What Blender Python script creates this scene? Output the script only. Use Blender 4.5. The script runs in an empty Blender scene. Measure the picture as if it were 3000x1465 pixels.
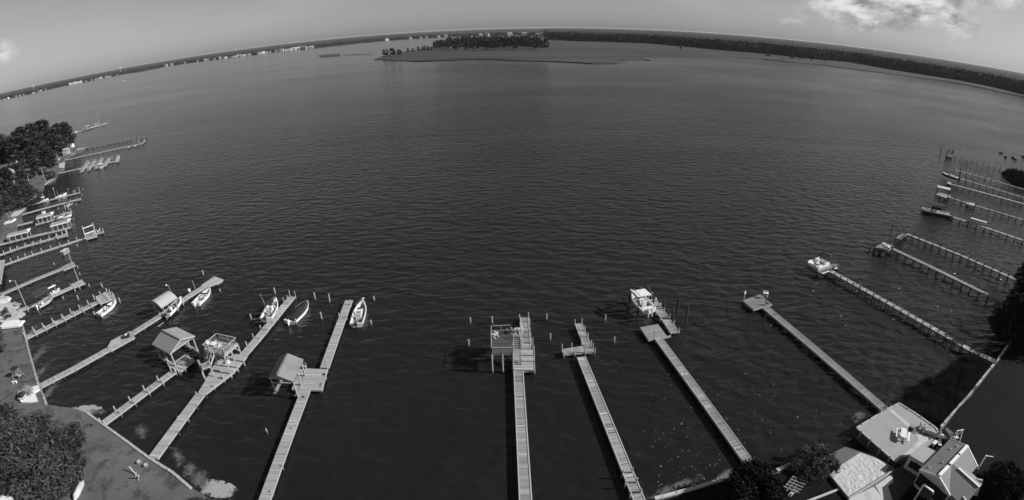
import bpy, math, random
import numpy as np
from mathutils import Vector, Matrix
from mathutils.geometry import tessellate_polygon

RND = random.Random(11)
sc = bpy.context.scene
COL = sc.collection

# ---------------------------------------------------------------- camera (wide drone lens, 45 m above the water)
CAM_H = 45.0
FPX, K3, PITCH, ROLL = 1476.03, -0.0716, 0.4347, -0.0210     # lens solved from horizon, verticals and straight docks


def ray(px, py):
    """Direction in the world through a pixel of the 3000 x 1465 photograph."""
    x, y = (px - 1500) / FPX, -(py - 732.5) / FPX
    r = math.hypot(x, y)
    th = r * (1 + K3 * r * r)
    s = math.sin(th) / r if r > 1e-9 else 1.0
    dx, dy, dz = x * s, y * s, math.cos(th)
    c, n = math.cos(ROLL), math.sin(ROLL)
    dx, dy = c * dx - n * dy, n * dx + c * dy
    c, n = math.cos(PITCH), math.sin(PITCH)
    return Vector((dx, c * dz + n * dy, -n * dz + c * dy))


def G(p, z=0.0):
    """Point at height z seen at pixel p."""
    d = ray(*p)
    t = (CAM_H - z) / -d.z
    return Vector((d.x * t, d.y * t, z))


def rise(base, top, z=0.0):
    """Height of something upright that stands at pixel base and ends at pixel top."""
    b = G(base, z)
    d = ray(*top)
    return CAM_H + d.z / math.hypot(d.x, d.y) * math.hypot(b.x, b.y)


def view(ox, oy, k):
    return lambda x, y: (ox + x / k, oy + y / k)


Z1, Z2, Z3 = view(0, 0, 2.576), view(1000, 0, 2.576), view(2000, 0, 2.576)
Z4, Z5, Z6, Z7 = view(0, 340, 4.194), view(0, 540, 3.932), view(0, 740, 2.9957), view(0, 1040, 2.96)
C1, C2, C3, C4 = view(400, 780, 3.7), view(700, 820, 3.493), view(1300, 880, 4.838), view(1700, 800, 3.495)
C5, C6, C7, C8 = view(2200, 680, 2.621), view(2600, 400, 3.495), view(1800, 1100, 3.22), view(2300, 1040, 2.96)
D1, D2, D3, D4 = view(0, 700, 6.29), view(0, 840, 7.86), view(0, 1080, 10.48), view(0, 560, 7.862)
D5, D6, D7, D8 = view(0, 360, 6.288), view(2640, 1200, 4.747), view(2840, 720, 3.3125), view(2340, 720, 12.58)

cam = bpy.data.cameras.new('camera')
cam.type = 'PANO'
cam.panorama_type = 'FISHEYE_LENS_POLYNOMIAL'
cam.sensor_fit = 'HORIZONTAL'
cam.sensor_width, cam.sensor_height = 30.0, 30.0 * 500 / 1024
cam.fisheye_fov = math.radians(180)
cam.fisheye_polynomial_k0 = 0
cam.fisheye_polynomial_k1 = -1 / (FPX / 100)
cam.fisheye_polynomial_k2 = 0
cam.fisheye_polynomial_k3 = -K3 / (FPX / 100) ** 3
cam.fisheye_polynomial_k4 = 0
cam.clip_start, cam.clip_end = 0.5, 120000
camo = bpy.data.objects.new('camera', cam)
COL.objects.link(camo)
c_, s_ = math.cos(ROLL), math.sin(ROLL)
cp, sp = math.cos(PITCH), math.sin(PITCH)


def cam2w(x, y, z):
    x, y = c_ * x - s_ * y, s_ * x + c_ * y
    return Vector((x, cp * z + sp * y, -sp * z + cp * y))


M = Matrix.Identity(4)
for i, a in enumerate((cam2w(1, 0, 0), cam2w(0, 1, 0), -cam2w(0, 0, 1))):
    M[0][i], M[1][i], M[2][i] = a
M[2][3] = CAM_H
camo.matrix_world = M
sc.camera = camo

# ---------------------------------------------------------------- daylight
SUN_AZ, SUN_EL = math.radians(96), math.radians(32)         # azimuth clockwise from straight ahead
SKY_STRENGTH, SUN_STRENGTH, EXPOSURE = 0.05, 4.2, 0.35
sun = bpy.data.lights.new('sun', 'SUN')
sun.energy, sun.angle, sun.color = SUN_STRENGTH, math.radians(0.53), (1, 0.99, 0.98)
suno = bpy.data.objects.new('sun', sun)
COL.objects.link(suno)
sdir = Vector((math.sin(SUN_AZ) * math.cos(SUN_EL), math.cos(SUN_AZ) * math.cos(SUN_EL), math.sin(SUN_EL)))
suno.rotation_euler = sdir.to_track_quat('Z', 'Y').to_euler()
suno.location = sdir * 200

vs = sc.view_settings
vs.view_transform, vs.look, vs.exposure, vs.gamma = 'Standard', 'None', EXPOSURE, 1.0
sc.cycles.max_bounces = 6
sc.cycles.transparent_max_bounces = 8
sc.cycles.use_denoising = True
sc.cycles.caustics_reflective = False
sc.cycles.caustics_refractive = False


class NT:
    """Small helper for node trees; numbers and sockets both go in."""
    def __init__(self, tree):
        self.t = tree
        tree.nodes.clear()

    def n(self, kind, **kw):
        nd = self.t.nodes.new(kind)
        for k, v in kw.items():
            setattr(nd, k, v)
        return nd

    def put(self, sock, v):
        if isinstance(v, bpy.types.NodeSocket):
            self.t.links.new(v, sock)
        else:
            sock.default_value = v

    def m(self, op, a, b=0.0, c=None, clamp=False):
        nd = self.n('ShaderNodeMath', operation=op, use_clamp=clamp)
        self.put(nd.inputs[0], a)
        self.put(nd.inputs[1], b)
        if c is not None:
            self.put(nd.inputs[2], c)
        return nd.outputs[0]

    def dot(self, v, c):
        nd = self.n('ShaderNodeVectorMath', operation='DOT_PRODUCT')
        self.put(nd.inputs[0], v)
        nd.inputs[1].default_value = c
        return nd.outputs['Value']

    def noise(self, vec, scale, detail=4, rough=0.55, dist=0.0, size=(1, 1, 1), rot=0.0):
        if size != (1, 1, 1) or rot:
            mp = self.n('ShaderNodeMapping')
            mp.inputs['Scale'].default_value = size
            mp.inputs['Rotation'].default_value = (0, 0, rot)
            self.put(mp.inputs[0], vec)
            vec = mp.outputs[0]
        nd = self.n('ShaderNodeTexNoise')
        self.put(nd.inputs['Vector'], vec)
        nd.inputs['Scale'].default_value = scale
        nd.inputs['Detail'].default_value = detail
        nd.inputs['Roughness'].default_value = rough
        nd.inputs['Distortion'].default_value = dist
        return nd.outputs[0]

    def smooth(self, v, a, b, lo=0.0, hi=1.0):
        nd = self.n('ShaderNodeMapRange', interpolation_type='SMOOTHSTEP')
        self.put(nd.inputs[0], v)
        for k, x in zip((1, 2, 3, 4), (a, b, lo, hi)):
            self.put(nd.inputs[k], x)
        return nd.outputs[0]

    def mix(self, f, a, b):
        return self.m('ADD', a, self.m('MULTIPLY', f, self.m('SUBTRACT', b, a)))


world = bpy.data.worlds.new('World')
sc.world = world
world.use_nodes = True
world.cycles.sampling_method = 'MANUAL'
world.cycles.sample_map_resolution = 512
W = NT(world.node_tree)
sky = W.n('ShaderNodeTexSky', sky_type='NISHITA', sun_disc=False)
sky.sun_elevation, sky.sun_rotation = SUN_EL, SUN_AZ
sky.altitude, sky.air_density, sky.dust_density, sky.ozone_density = 50, 1.0, 0.6, 1.0
bw = W.n('ShaderNodeRGBToBW')
W.put(bw.inputs[0], sky.outputs[0])
tc = W.n('ShaderNodeTexCoord')
dirv = tc.outputs['Generated']
# cumulus: a scatter of clouds round the whole sky, the ones in frame where the photograph has them
clouds = [((2680, -25), 0.16, 0.075, 1.0), ((2460, 5), 0.10, 0.05, 0.9), ((2560, 55), 0.14, 0.03, 0.7), ((2980, -45), 0.12, 0.05, 0.8), ((2790, 50), 0.07, 0.03, 0.8),
          ((-10, 148), 0.035, 0.018, .8)]
cl = [(ray(*p).normalized(), a, b, s) for p, a, b, s in clouds]
crnd = random.Random(5)
for k in range(9):
    az, el = math.radians(80 + k * 27 + crnd.uniform(-8, 8)), math.radians(crnd.uniform(9, 40))
    cl.append((Vector((math.sin(az) * math.cos(el), math.cos(az) * math.cos(el), math.sin(el))), crnd.uniform(.15, .3), crnd.uniform(.05, .1), .9))
n1 = W.noise(dirv, 12, 9, .62, .1, size=(1, 1, 1.6))
n2 = W.noise(dirv, 19, 8, .6, .15, size=(1, 1, 2.0))
mask = None
for d, a, b, s in cl:
    t = Vector((d.y, -d.x, 0)).normalized()
    u = t.cross(d)
    du, dw = W.m('DIVIDE', W.dot(dirv, t), a), W.m('DIVIDE', W.m('SUBTRACT', W.dot(dirv, u), d.dot(u)), b)
    rr = W.m('SQRT', W.m('ADD', W.m('MULTIPLY', du, du), W.m('MULTIPLY', dw, dw)))
    e = W.m('MULTIPLY', W.m('SUBTRACT', 1.0, rr), s)
    e = W.m('MULTIPLY', W.m('MAXIMUM', e, -1.0), W.m('GREATER_THAN', W.dot(dirv, d), 0.0))
    e = W.m('SUBTRACT', e, W.m('LESS_THAN', W.dot(dirv, d), 0.0))
    mask = e if mask is None else W.m('MAXIMUM', mask, e)
dens = W.smooth(W.m('ADD', W.m('MULTIPLY', mask, .6), W.m('MULTIPLY', W.m('SUBTRACT', n1, .5), 1.5)), -.04, .52)
wisp = W.smooth(W.noise(dirv, 2.2, 4, .5, .3, size=(1, 1, 5)), .45, .75)
lit = W.smooth(n2, .35, .65, 0.2, 0.66)
skyv = W.m('MULTIPLY', bw.outputs[0], SKY_STRENGTH)
skyv = W.m('ADD', skyv, W.m('MULTIPLY', wisp, .045))
out = W.mix(W.m('MULTIPLY', dens, .9), skyv, lit)
bg = W.n('ShaderNodeBackground')
W.put(bg.inputs['Color'], W.m('DIVIDE', out, SKY_STRENGTH))
bg.inputs['Strength'].default_value = SKY_STRENGTH
wo = W.n('ShaderNodeOutputWorld')
W.put(wo.inputs[0], bg.outputs[0])


# ---------------------------------------------------------------- materials (black and white photograph: neutral tones)
MATS = {}


def mat(name, v, rough=.7, var=.18, scale=2.0, tint=False, metal=0.0, bump=0.0, bscale=None, size=(1, 1, 1), spec=.4, dirt=0.0, world=True, wet=0.0):
    if name in MATS:
        return MATS[name]
    m = bpy.data.materials.new(name)
    m.use_nodes = True
    t = NT(m.node_tree)
    tcn = t.n('ShaderNodeTexCoord')
    geo = t.n('ShaderNodeNewGeometry')
    pos = geo.outputs['Position'] if world else tcn.outputs['Object']
    nz = t.noise(pos, scale, 5, .6, 0, size)
    val = t.m('MULTIPLY', v, t.m('ADD', 1 - var, t.m('MULTIPLY', nz, 2 * var)))
    if dirt:
        dn = t.smooth(t.noise(pos, .45, 5, .65), .5, .68)
        val = t.m('MULTIPLY', val, t.m('SUBTRACT', 1.0, t.m('MULTIPLY', dn, dirt)))
    if wet:      # dark tide band on timber standing in the water
        sx = t.n('ShaderNodeSeparateXYZ')
        t.put(sx.inputs[0], geo.outputs['Position'])
        val = t.m('MULTIPLY', val, t.smooth(t.m('ADD', sx.outputs[2], t.m('MULTIPLY', nz, .3)), wet - .15, wet + .15, .25, 1.0))
    if tint:
        at = t.n('ShaderNodeAttribute', attribute_name='tint')
        val = t.m('MULTIPLY', val, at.outputs['Fac'])
    b = t.n('ShaderNodeBsdfPrincipled')
    t.put(b.inputs['Base Color'], val)
    b.inputs['Roughness'].default_value = rough
    b.inputs['Metallic'].default_value = metal
    b.inputs['Specular IOR Level'].default_value = spec
    if bump:
        bp = t.n('ShaderNodeBump')
        bp.inputs['Distance'].default_value = bump
        bp.inputs['Strength'].default_value = 1.0
        t.put(bp.inputs['Height'], t.noise(pos, bscale or scale * 3, 4, .6))
        t.put(b.inputs['Normal'], bp.outputs[0])
    o = t.n('ShaderNodeOutputMaterial')
    t.put(o.inputs[0], b.outputs[0])
    MATS[name] = m
    return m


# ---------------------------------------------------------------- mesh helpers
class MB:
    def __init__(self):
        self.v, self.f, self.t, self.mi = [], [], [], []

    def face(self, idx, tint=1.0, mi=0):
        self.f.append(tuple(idx))
        self.t.append(tint)
        self.mi.append(mi)

    def add(self, vs, fs, tint=1.0, mi=0):
        o = len(self.v)
        self.v += [tuple(p) for p in vs]
        for f in fs:
            self.face([o + i for i in f], tint, mi)
        return self

    def hexa(self, bot, top, tint=1.0, mi=0):
        return self.add(list(bot) + list(top), [(3, 2, 1, 0), (4, 5, 6, 7), (0, 1, 5, 4), (1, 2, 6, 5), (2, 3, 7, 6), (3, 0, 4, 7)], tint, mi)

    def box(self, c, s, rz=0.0, tint=1.0, mi=0):
        """c is the middle of the bottom face."""
        ca, sa = math.cos(rz), math.sin(rz)
        q = [(-.5, -.5), (.5, -.5), (.5, .5), (-.5, .5)]
        xy = [(c[0] + ca * x * s[0] - sa * y * s[1], c[1] + sa * x * s[0] + ca * y * s[1]) for x, y in q]
        return self.hexa([(x, y, c[2]) for x, y in xy], [(x, y, c[2] + s[2]) for x, y in xy], tint, mi)

    def prism(self, pts, z0, z1, tint=1.0, mi=0):
        """Vertical prism over a ground polygon."""
        n = len(pts)
        area = sum(pts[i][0] * pts[(i + 1) % n][1] - pts[(i + 1) % n][0] * pts[i][1] for i in range(n))
        if area < 0:
            pts = list(pts)[::-1]
        vs = [(p[0], p[1], z0) for p in pts] + [(p[0], p[1], z1) for p in pts]
        fs = [(i, (i + 1) % n, n + (i + 1) % n, n + i) for i in range(n)]
        fs += [tuple(range(n))[::-1], tuple(range(n, 2 * n))]
        return self.add(vs, fs, tint, mi)

    def beam(self, p, q, w, h, tint=1.0, mi=0):
        """Bar from p to q, w wide, h high, centred on the line."""
        p, q = Vector(p), Vector(q)
        d = (q - p).normalized()
        s = Vector((d.y, -d.x, 0))
        s = s.normalized() if s.length > 1e-4 else Vector((1, 0, 0))
        u = s.cross(d)
        a, b = s * w / 2, u * h / 2
        return self.hexa([p - a - b, p + a - b, p + a + b, p - a + b], [q - a - b, q + a - b, q + a + b, q - a + b], tint, mi)

    def tube(self, pts, r, n=8, tint=1.0, mi=0, cap=True):
        pts = [Vector(p) for p in pts]
        rs = r if isinstance(r, (list, tuple)) else [r] * len(pts)
        o = len(self.v)
        for i, p in enumerate(pts):
            d = (pts[min(i + 1, len(pts) - 1)] - pts[max(i - 1, 0)]).normalized()
            a = Vector((0, 0, 1)).cross(d)
            a = a.normalized() if a.length > .05 else Vector((1, 0, 0))
            b = d.cross(a)
            for k in range(n):
                w = 2 * math.pi * k / n
                self.v.append(tuple(p + (a * math.cos(w) + b * math.sin(w)) * rs[i]))
        for i in range(len(pts) - 1):
            for k in range(n):
                self.face((o + i * n + k, o + i * n + (k + 1) % n, o + (i + 1) * n + (k + 1) % n, o + (i + 1) * n + k), tint, mi)
        if cap:
            self.face([o + k for k in range(n)][::-1], tint, mi)
            e = o + (len(pts) - 1) * n
            self.face([e + k for k in range(n)], tint, mi)
        return self

    def slab(self, quad, th, tint=1.0, mi=0):
        """Sloping slab: quad of 3-D corners is its top, th its thickness straight down."""
        top = [Vector(p) for p in quad]
        nrm = (top[1] - top[0]).cross(top[-1] - top[0])
        if nrm.z < 0:
            top = top[::-1]
        bot = [p - Vector((0, 0, th)) for p in top]
        n = len(top)
        vs = bot + top
        fs = [tuple(range(n))[::-1], tuple(range(n, 2 * n))] + [(i, (i + 1) % n, n + (i + 1) % n, n + i) for i in range(n)]
        return self.add(vs, fs, tint, mi)

    def mesh(self, name, mats, off=(0, 0, 0), smooth=False):
        me = bpy.data.meshes.new(name)
        a = np.array(self.v, dtype=float).reshape(-1, 3) - np.array(off)
        me.from_pydata(a.tolist(), [], self.f)
        for m in mats:
            me.materials.append(m)
        if any(self.mi):
            me.polygons.foreach_set('material_index', self.mi)
        at = me.attributes.new('tint', 'FLOAT', 'FACE')
        at.data.foreach_set('value', self.t)
        if smooth:
            me.polygons.foreach_set('use_smooth', [True] * len(self.f))
        me.update()
        return me


def tag(o, label=None, cat=None, group=None, kind=None):
    if label:
        o['label'] = label
    if cat:
        o['category'] = cat
    if group:
        o['group'] = group
    if kind:
        o['kind'] = kind
    return o


class Thing:
    def __init__(self, name, label, cat, base, group=None, rz=0.0):
        self.base = Vector(base)
        self.o = bpy.data.objects.new(name, None)
        self.o.empty_display_size = .3
        COL.objects.link(self.o)
        self.o.location = self.base
        self.o.rotation_euler = (0, 0, rz)
        self.local = bool(rz)
        tag(self.o, label, cat, group)

    def part(self, name, mb, m, parent=None, smooth=False, kind=None, local=False):
        """mb is in world coordinates unless local."""
        ms = m if isinstance(m, (list, tuple)) else [m]
        me = mb.mesh(name, ms, (0, 0, 0) if local else self.base, smooth)
        o = bpy.data.objects.new(name, me)
        COL.objects.link(o)
        o.parent = parent or self.o
        if kind:
            o['kind'] = kind
        return o

    def share(self, name, me, loc, scale=(1, 1, 1), rz=0.0, parent=None):
        o = bpy.data.objects.new(name, me)
        COL.objects.link(o)
        o.parent = parent or self.o
        o.location = Vector(loc) - self.base
        o.scale = scale
        o.rotation_euler = (0, 0, rz)
        return o


def solid(name, mb, m, label=None, cat=None, group=None, kind=None, smooth=False, base=(0, 0, 0)):
    me = mb.mesh(name, m if isinstance(m, (list, tuple)) else [m], base, smooth)
    o = bpy.data.objects.new(name, me)
    COL.objects.link(o)
    o.location = base
    return tag(o, label, cat, group, kind)


def sheet(name, pts, z, m, kind='structure', label=None, cat=None, skirt=0.0):
    """Flat ground sheet over a polygon (list of (x, y) or vectors)."""
    vs = [Vector((p[0], p[1], 0)) for p in pts]
    mb = MB()
    mb.v = [(p.x, p.y, z) for p in vs]
    for t in tessellate_polygon([vs]):
        a, b, c = [vs[i] for i in t]
        if (b - a).cross(c - a).z < 0:
            t = t[::-1]
        mb.face(t)
    if skirt:
        n = len(vs)
        mb.v += [(p.x, p.y, z - skirt) for p in vs]
        for i in range(n):
            j = (i + 1) % n
            mb.face((i, j, n + j, n + i))
    return solid(name, mb, m, label, cat, kind=kind)

# ================================================================ THE SETTING
NR = np.random.default_rng(3)


def water_material():
    m = bpy.data.materials.new('bay_water')
    m.use_nodes = True
    t = NT(m.node_tree)
    pos = t.n('ShaderNodeNewGeometry').outputs['Position']
    gust = t.smooth(t.noise(pos, .011, 3, .5, .4, size=(.45, 1, 1), rot=.25), .33, .68, .5, 1.2)
    far = t.smooth(t.noise(pos, .0035, 3, .55, .5, size=(.35, 1, 1), rot=.1), .35, .7, .7, 1.15)
    h0 = t.m('MULTIPLY', t.noise(pos, .2, 2.0, .5, .4, size=(.5, 1, 1), rot=.2), .45)
    h1 = t.m('MULTIPLY', t.noise(pos, .55, 1.5, .5, .35, size=(.55, 1.05, 1), rot=.36), .85)
    h2 = t.m('MULTIPLY', t.noise(pos, 1.7, 3.0, .6, .5, size=(.6, 1, 1), rot=.32), .18)
    h3 = t.m('MULTIPLY', t.noise(pos, 3.4, 2.0, .5, 0, size=(.7, 1, 1), rot=.3), .035)
    sx = t.n('ShaderNodeSeparateXYZ')
    t.put(sx.inputs[0], pos)
    lee = t.m('MULTIPLY', t.smooth(sx.outputs[0], -130, -30, .5, 1.0), t.m('MULTIPLY', t.smooth(sx.outputs[1], 40, 110, 1.0, 1.15), t.smooth(sx.outputs[1], 150, 900, 1.0, .5)))   # sheltered water along the near shore
    gust = t.m('MULTIPLY', gust, lee)
    h = t.m('MULTIPLY', t.m('ADD', t.m('ADD', t.m('ADD', h0, h1), h2), h3), t.m('MULTIPLY', gust, far))
    bp = t.n('ShaderNodeBump')
    bp.inputs['Strength'].default_value = 1.0
    bp.inputs['Distance'].default_value = WAVE
    t.put(bp.inputs['Height'], h)
    b = t.n('ShaderNodeBsdfPrincipled')
    silt = t.noise(pos, .05, 4, .6)
    t.put(b.inputs['Base Color'], t.m('MULTIPLY', WATER_BASE, t.m('ADD', .7, t.m('MULTIPLY', silt, .6))))
    b.inputs['Roughness'].default_value = .15
    b.inputs['IOR'].default_value = WATER_IOR
    b.inputs['Specular IOR Level'].default_value = .5
    t.put(b.inputs['Normal'], bp.outputs[0])
    o = t.n('ShaderNodeOutputMaterial')
    t.put(o.inputs[0], b.outputs[0])
    return m


WAVE, WATER_BASE, WATER_IOR = 1.0, .0145, 1.3
sheet('water', [(90000 * math.cos(a), 90000 * math.sin(a)) for a in np.linspace(0, 2 * math.pi, 64, endpoint=False)], 0, water_material())

M_grass = mat('lawn_grass', .125, .9, .55, .32, bump=.12, bscale=5, dirt=.55)
M_grass_dark = mat('dark_lawn_grass', .0095, .95, .55, .25, bump=.12, bscale=5, dirt=.4, spec=.1)  # lawn with a very dark base tone
M_sand = mat('beach_sand', .52, .9, .3, 1.2, bump=.25, bscale=2.2, dirt=.15)
M_wetsand = mat('wet_sand', .2, .6, .2, 1.6)
M_marsh = mat('salt_marsh_grass', .043, .9, 1.3, .011, size=(.2, 1, 1))
M_soil = mat('forest_soil', .05, .9)
M_conc = mat('concrete', .5, .85, .15, 1.2, dirt=.2)
M_concd = mat('weathered_concrete', .26, .85, .2, 1.0, dirt=.3)

# ---- near land: one sheet round the cove, from the left shore behind the camera to the right shore
zl = 1.0
left_edge = [(561, 1428.5), (507, 1384.6), (436, 1340.7), (371.6, 1293), (304, 1244), (257, 1210.6), (216, 1196), (135, 1185), (127, 1160), (113.5, 1134),
             (83.5, 1030), (72.5, 984), (66, 948), (56, 940), (49, 911), (28, 876), (-10, 858), (-60, 800), (-40, 720), (16, 698), (38, 680), (49, 668),
             (49, 660), (66, 643), (60, 634), (66, 622), (76, 607), (74, 597), (109, 570), (131, 540), (160, 523.6), (167, 509), (188, 492.6), (191, 476),
             (186, 469), (207, 454), (238, 441), (257, 431), (238, 429), (210, 428), (199, 400), (120, 393), (0, 395)]
right_edge = [(1925, 1462), (2005, 1438.5), (2120, 1404), (2200, 1380), (2278, 1378), (2365, 1338), C8(440, 965), C8(500, 930), C8(650, 838), C8(780, 885), C8(905, 955), C8(960, 985),
              C8(1090, 900), C8(1340, 660), (2756, 1249.5), (2806.8, 1192), (2840.5, 1155), (2881, 1104), (2908, 1070), (2931.8, 1040), (2951.7, 1013), (2991, 922), (3030, 860), (3060, 740), (3090, 620), (3090, 540)]
LE = [G(p, zl) for p in left_edge]
RE = [G(p, zl) for p in right_edge]
ring = [(-620, LE[-1].y + 20), (-620, -120), (400, -120), (700, RE[-1].y)]
land = list(reversed([(p.x, p.y) for p in LE])) + [(-24, 27.5), (-8, 26.5), (6, 27)] + [(p.x, p.y) for p in RE]
land = land + [(700, RE[-1].y), (700, -120), (-620, -120), (-620, LE[-1].y)]
sheet('ground', land, zl, M_grass, skirt=2.0)


def strip(pts, z, w, h, name, label, cat, m, group=None, px=True, zlo=None):
    """Bulkhead: a cap board along a line of pixels with posts and sheathing in front."""
    P = [G(p, z) for p in pts] if px else [Vector(p) for p in pts]
    T = Thing(name, label, cat, (P[0].x, P[0].y, 0), group)
    for a, b in zip(P[:-1], P[1:]):
        d = (b - a)
        T.part('cap_board', MB().beam(a + Vector((0, 0, h / 2 + .02)), b + Vector((0, 0, h / 2 + .02)), w, h, .6 if w < .25 else 1.0), m)
        n = max(2, int(d.length / 1.7))
        side = Vector((d.y, -d.x, 0)).normalized()
        if (a + side).length < a.length and False:
            side = -side
        for i in range(n):
            q = a + d * ((i + .5) / n)
            T.share('post', POST, (q.x, q.y, -1), (.2, .2, z + 1.0 + RND.uniform(.1, .28)))
        T.part('sheathing', MB().beam(Vector((a.x, a.y, .2)), Vector((b.x, b.y, .2)), w * .6, 1.55), M_pile_dark)
    return T


M_wood = mat('weathered_deck_boards', .37, .85, .16, 3.0, tint=True)
M_wood_r = mat('weathered_frame_timber', .40, .85, .2, 2.0, tint=True)
M_pile = mat('weathered_piling', .36, .9, .4, 2.5, tint=True, wet=.55)
M_pile_dark = mat('wet_dark_timber', .06, .8, .3, 2.5)
M_white = mat('white_paint', .8, .45, .05, 2)
M_gelcoat = mat('white_gelcoat', .82, .22, .04, 2)


def cyl_mesh(name, m, n=10, taper=.92):
    b = MB()
    b.tube([(0, 0, 0), (0, 0, .97), (0, 0, 1)], [1, taper + .01, taper * .8], n)
    return b.mesh(name, [m])


POST = cyl_mesh('post', M_pile)
POST_D = cyl_mesh('dark_post', mat('dark_tarred_and_shade_piling', .05, .8, .3, 3))  # tarred pilings; also paints the shade onto pilings under the decks

strip([(561, 1432), (507, 1385.6), (436, 1341.7), (371.6, 1294), (304, 1245), (257, 1211.6)], 1.0, .35, .12, 'bulkhead', 'timber bulkhead with pale cap along the lawn below the big tree', 'bulkhead', M_wood_r)
strip([(135, 1188), (127, 1162), (113.5, 1134), (83.5, 1030), (72.5, 984), (64, 950)], 1.0, .22, .1, 'bulkhead', 'timber bulkhead edging the lawn beside the white hot tub deck', 'bulkhead', M_wood_r)
strip([(1918, 1462), (2005, 1439), (2120, 1405)], 1.0, .4, .15, 'bulkhead', 'pale concrete seawall by the black tree at the water', 'seawall', M_conc)
strip([(2276, 1379), (2365, 1338)], 1.0, .4, .15, 'bulkhead', 'broken pale seawall cap under the leafy shrub', 'seawall', M_conc)
strip([C8(1350, 625), C8(1500, 452), C8(1600, 342), C8(1720, 192), C8(1800, 92), C8(1870, 2), D7(370, 970)], 1.0, .3, .12, 'bulkhead', 'timber bulkhead with bright cap in front of the dark lawn', 'bulkhead', M_wood_r)

# dark lawn on the right, sand and paths as thin sheets over the ground
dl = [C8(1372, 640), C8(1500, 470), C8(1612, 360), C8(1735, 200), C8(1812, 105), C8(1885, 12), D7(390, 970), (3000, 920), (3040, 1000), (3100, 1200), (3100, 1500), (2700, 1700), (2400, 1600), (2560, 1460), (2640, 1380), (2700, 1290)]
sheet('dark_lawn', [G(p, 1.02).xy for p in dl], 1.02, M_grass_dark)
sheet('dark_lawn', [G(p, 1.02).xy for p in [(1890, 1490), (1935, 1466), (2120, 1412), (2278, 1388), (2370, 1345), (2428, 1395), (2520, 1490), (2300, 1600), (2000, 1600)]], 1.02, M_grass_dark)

# sandy beach, with its wet front sloping under the water
bq = [C8(380, 1040), C8(500, 945), C8(650, 845), C8(780, 890), C8(905, 955), C8(870, 1010), C8(930, 1010), C8(545, 1250), C8(410, 1070)]
sheet('beach', [G(p, 1.04).xy for p in bq], 1.04, M_sand)
wb = MB()
fr = [G(C8(400, 1020), 1.03), G(C8(500, 940), 1.03), G(C8(650, 842), 1.03), G(C8(780, 888), 1.03), G(C8(900, 950), 1.03)]
nb = [fr[0] + Vector((-2.2, 1.6, -1.2)), fr[1] + Vector((-1.6, 2.4, -1.2)), fr[2] + Vector((-.6, 2.4, -1.2)), fr[3] + Vector((1.2, 1.6, -1.2)), fr[4] + Vector((.6, 1.2, -1.2))]
for i in range(4):
    wb.add([fr[i], fr[i + 1], nb[i + 1], nb[i]], [(0, 1, 2, 3)])
    wb.f[-1] = wb.f[-1][::-1]
solid('beach_slope', wb, M_wetsand, kind='structure')


def shoal(c, ax, ay, rot, seed, m, z=.03):
    """Low sand showing at the water's edge: a disc whose rim breaks up."""
    p0 = G(c, 0)
    n = 28
    mb = MB()
    mb.v = [(math.cos(2 * math.pi * k / n), math.sin(2 * math.pi * k / n), 0) for k in range(n)]
    mb.face(range(n))
    o = solid('sand_shoal', mb, m, kind='structure')
    o.location, o.scale, o.rotation_euler = (p0.x, p0.y, z + .002 * seed), (ax * 1.35, ay * 1.5, 1), (0, 0, rot)


def shoal_mat(name, v, soft, thr):
    m = bpy.data.materials.new(name)
    m.use_nodes = True
    t = NT(m.node_tree)
    pos = t.n('ShaderNodeNewGeometry').outputs['Position']
    ob = t.n('ShaderNodeTexCoord').outputs['Object']
    ln = t.n('ShaderNodeVectorMath', operation='LENGTH')
    t.put(ln.inputs[0], ob)
    f = t.m('ADD', t.m('SUBTRACT', 1.0, ln.outputs['Value']), t.m('MULTIPLY', t.m('SUBTRACT', t.noise(pos, 1.1, 6, .65, .6), .5), 2.4))
    al = t.smooth(f, thr, thr + soft)
    b = t.n('ShaderNodeBsdfPrincipled')
    t.put(b.inputs['Base Color'], t.m('MULTIPLY', v, t.m('ADD', .5, t.noise(pos, 3.0, 5, .6))))
    b.inputs['Roughness'].default_value = .8
    t.put(b.inputs['Alpha'], al)
    o = t.n('ShaderNodeOutputMaterial')
    t.put(o.inputs[0], b.outputs[0])
    return m


M_shoal = shoal_mat('pale_wet_sand', .34, .25, -.05)
M_shoal2 = shoal_mat('submerged_pale_sand', .11, .9, .05)
for c, ax, ay, rot, sd, m in [(Z7(1880, 1160), 2.1, .85, -.1, 1, M_shoal), (Z7(1730, 1080), 2.0, .9, -.8, 2, M_shoal2), (Z7(1650, 1000), 1.6, .8, -.9, 3, M_shoal2), (Z7(1540, 880), 2.0, .6, -.8, 4, M_shoal2),
                              (Z7(1225, 665), 1.6, .7, -.7, 5, M_shoal2), (Z7(730, 480), 2.4, .8, .2, 6, M_shoal), (Z7(860, 495), 2.0, .5, 0, 7, M_shoal2), (Z7(420, 330), 1.0, 3.0, .2, 8, M_shoal2),
                              (Z6(335, 900), 1.2, 3.4, .3, 9, M_shoal2), (Z6(350, 1060), 1.0, 3.0, .2, 10, M_shoal2), (Z6(270, 700), .9, 3, .2, 12, M_shoal2), (C7(1040, 945), 1.4, .5, .4, 11, M_shoal2), (C7(560, 1070), 3.2, .6, .35, 13, M_shoal2), (C7(2310, 400), 1.2, .7, .5, 14, M_shoal2)]:
    shoal(c, ax, ay, rot, sd, m)

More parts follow.
